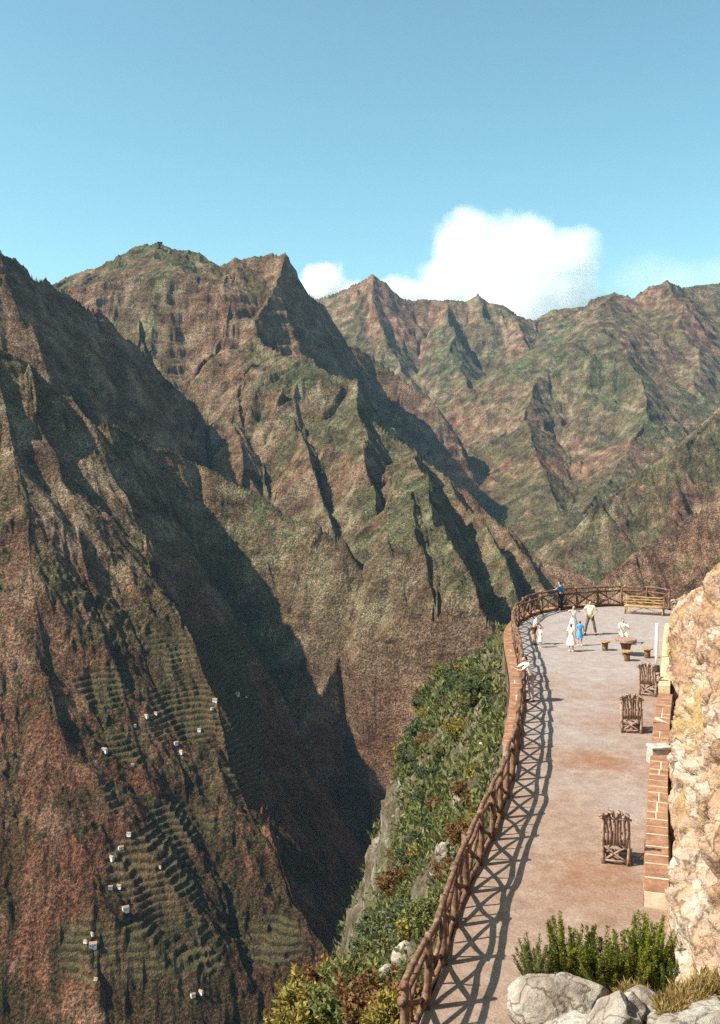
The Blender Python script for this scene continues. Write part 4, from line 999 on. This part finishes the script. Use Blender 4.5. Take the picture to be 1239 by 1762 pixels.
# hut and rock on the summit
x, y, z = P(275, 418, 2885); z = max(terrain_z(x + a, y + b) for a in (-6, 0, 6) for b in (-6, 0, 6)) - 1
hut = thing('summit_hut', 'tiny stone lookout hut with an opening on the highest summit', 'lookout hut', (x, y, z), .1)
M_sum = simple_mat('summit_stone', [(.3, (.10, .07, .055)), (.7, (.22, .16, .12))], .5, 4, .5, .2, .95)
bm = bmesh.new()
for sx in (-1, 1): box(bm, (sx * 5.2, 0, 5), (4, 9, 16), None, 0, .5, .3)
box(bm, (0, 4.2, 5.2), (6.2, 2, 15), None, 0, .3)
link('wall', bm, M_sum, hut, smooth=False)
bm = bmesh.new(); box(bm, (0, 0, 14.6), (16.5, 11.5, 2.6), None, 0, .4, .3); link('roof', bm, M_sum, hut, smooth=False)
x, y, z = P(291, 424, 2885); z = terrain_z(x, y)
bm = bmesh.new(); tube(bm, [(0, 0, -6), (0, 0, 1), (1, 0, 7), (1.5, 0, 13)], [6, 5, 3.4, 1.2], 9, 0, .2); o = link('rock_pinnacle', bm, M_sum, smooth=False); o.location = (x, y, z); tag(o, 'small pointed rock standing just right of the summit hut', 'rock pinnacle')

# ------------------------------------------------------------------ clouds behind the far range
def cloud(name, puffs, dens, edge=.55, ns=1.0, seed=0.0):
    lo = Vector([min(p[k] - p[3] * (1.25 if k != 2 else 1.1) for p in puffs) for k in range(3)]); hi = Vector([max(p[k] + p[3] * (1.25 if k != 2 else 1.1) for p in puffs) for k in range(3)])
    lo.y = max(lo.y, 9080)
    bm = bmesh.new(); bmesh.ops.create_cube(bm, size=1)
    cc = (lo + hi) / 2; sz = hi - lo
    for v in bm.verts: v.co = Vector((v.co.x * sz.x, v.co.y * sz.y, v.co.z * sz.z)) + cc
    m = bpy.data.materials.new(name + '_vapour'); m.use_nodes = True; nt = m.node_tree; nt.nodes.clear()
    out = nt.nodes.new('ShaderNodeOutputMaterial'); vol = nt.nodes.new('ShaderNodeVolumePrincipled'); vol.inputs['Color'].default_value = (1, 1, 1, 1); vol.inputs['Anisotropy'].default_value = 0.0
    p = N(nt, 'ShaderNodeNewGeometry').outputs['Position']; nz = N(nt, 'ShaderNodeTexNoise'); nz.inputs['Scale'].default_value = .0022 * ns; nz.inputs['Detail'].default_value = 6; nz.inputs['Roughness'].default_value = .58
    off = N(nt, 'ShaderNodeVectorMath', operation='ADD'); lk(nt, p, off.inputs[0]); off.inputs[1].default_value = (seed, seed, seed); lk(nt, off.outputs[0], nz.inputs['Vector'])
    acc = None
    for (x, y, z, r, fl) in puffs:
        s_ = N(nt, 'ShaderNodeVectorMath', operation='SUBTRACT'); lk(nt, p, s_.inputs[0]); s_.inputs[1].default_value = (x, y, z)
        m_ = N(nt, 'ShaderNodeVectorMath', operation='MULTIPLY'); lk(nt, s_.outputs[0], m_.inputs[0]); m_.inputs[1].default_value = (1 / r, 1 / r, 1 / (r * fl))
        l_ = N(nt, 'ShaderNodeVectorMath', operation='LENGTH'); lk(nt, m_.outputs[0], l_.inputs[0]); q = mth(nt, 'SUBTRACT', 1.0, l_.outputs['Value'])
        acc = q if acc is None else mth(nt, 'MAXIMUM', acc, q)
    d = mth(nt, 'ADD', acc, mth(nt, 'MULTIPLY', mth(nt, 'SUBTRACT', nz.outputs['Fac'], .5), 1.9))
    mr = N(nt, 'ShaderNodeMapRange'); lk(nt, d, mr.inputs[0]); mr.inputs[1].default_value = .04; mr.inputs[2].default_value = .04 + edge; mr.inputs[3].default_value = 0; mr.inputs[4].default_value = dens
    lk(nt, mr.outputs[0], vol.inputs['Density']); lk(nt, vol.outputs[0], out.inputs['Volume'])
    o = link(name, bm, m, smooth=False); o['kind'] = 'stuff'; return o
def puff(u, v, ru, D=10200, fl=1.0): x, y, z = P(u, v, D); return (x, y, z, ru / F * D, fl)
cloud('cumulus_cloud', [puff(800, 432, 72), puff(870, 470, 100), puff(918, 440, 78), puff(968, 448, 72), puff(770, 490, 80, fl=.6), puff(880, 540, 120, fl=.7), puff(975, 520, 80, fl=.8), puff(1020, 525, 50, fl=.6), puff(705, 500, 60, fl=.5)], .0060, .8)
cloud('small_cloud', [puff(560, 492, 45, fl=.9), puff(530, 505, 40, fl=.6), puff(600, 505, 40, fl=.6)], .012, .5, 2.0, 500)
cloud('thin_cloud_veil', [puff(1140, 490, 130, 10400, .4), puff(1240, 478, 120, 10400, .4)], .0006, .9, 1.2, 900)
# ------------------------------------------------------------------ the air between the ridges
def haze_box(x0, x1, y0, y1, z0, z1, dens):
    bm = bmesh.new(); bmesh.ops.create_cube(bm, size=1)
    for v in bm.verts: v.co = ((x0 + x1) / 2 + v.co.x * (x1 - x0), (y0 + y1) / 2 + v.co.y * (y1 - y0), (z0 + z1) / 2 + v.co.z * (z1 - z0))
    me = bpy.data.meshes.new('haze'); bm.to_mesh(me); bm.free()
    o = bpy.data.objects.new('haze', me); C.objects.link(o); o['kind'] = 'stuff'
    m = bpy.data.materials.new('air_haze'); m.use_nodes = True; nt = m.node_tree; nt.nodes.clear()
    out = nt.nodes.new('ShaderNodeOutputMaterial'); v = nt.nodes.new('ShaderNodeVolumePrincipled')
    v.inputs['Color'].default_value = (.42, .70, 1, 1); v.inputs['Density'].default_value = dens; v.inputs['Anisotropy'].default_value = .0
    nt.links.new(v.outputs[0], out.inputs['Volume']); me.materials.append(m)
    return o
zlow = float(H.min()) - 1; zhigh = float(H.max()) + 25
haze_box(-18000, 12500, -60, 9050, zlow, zhigh, 1.8e-5)
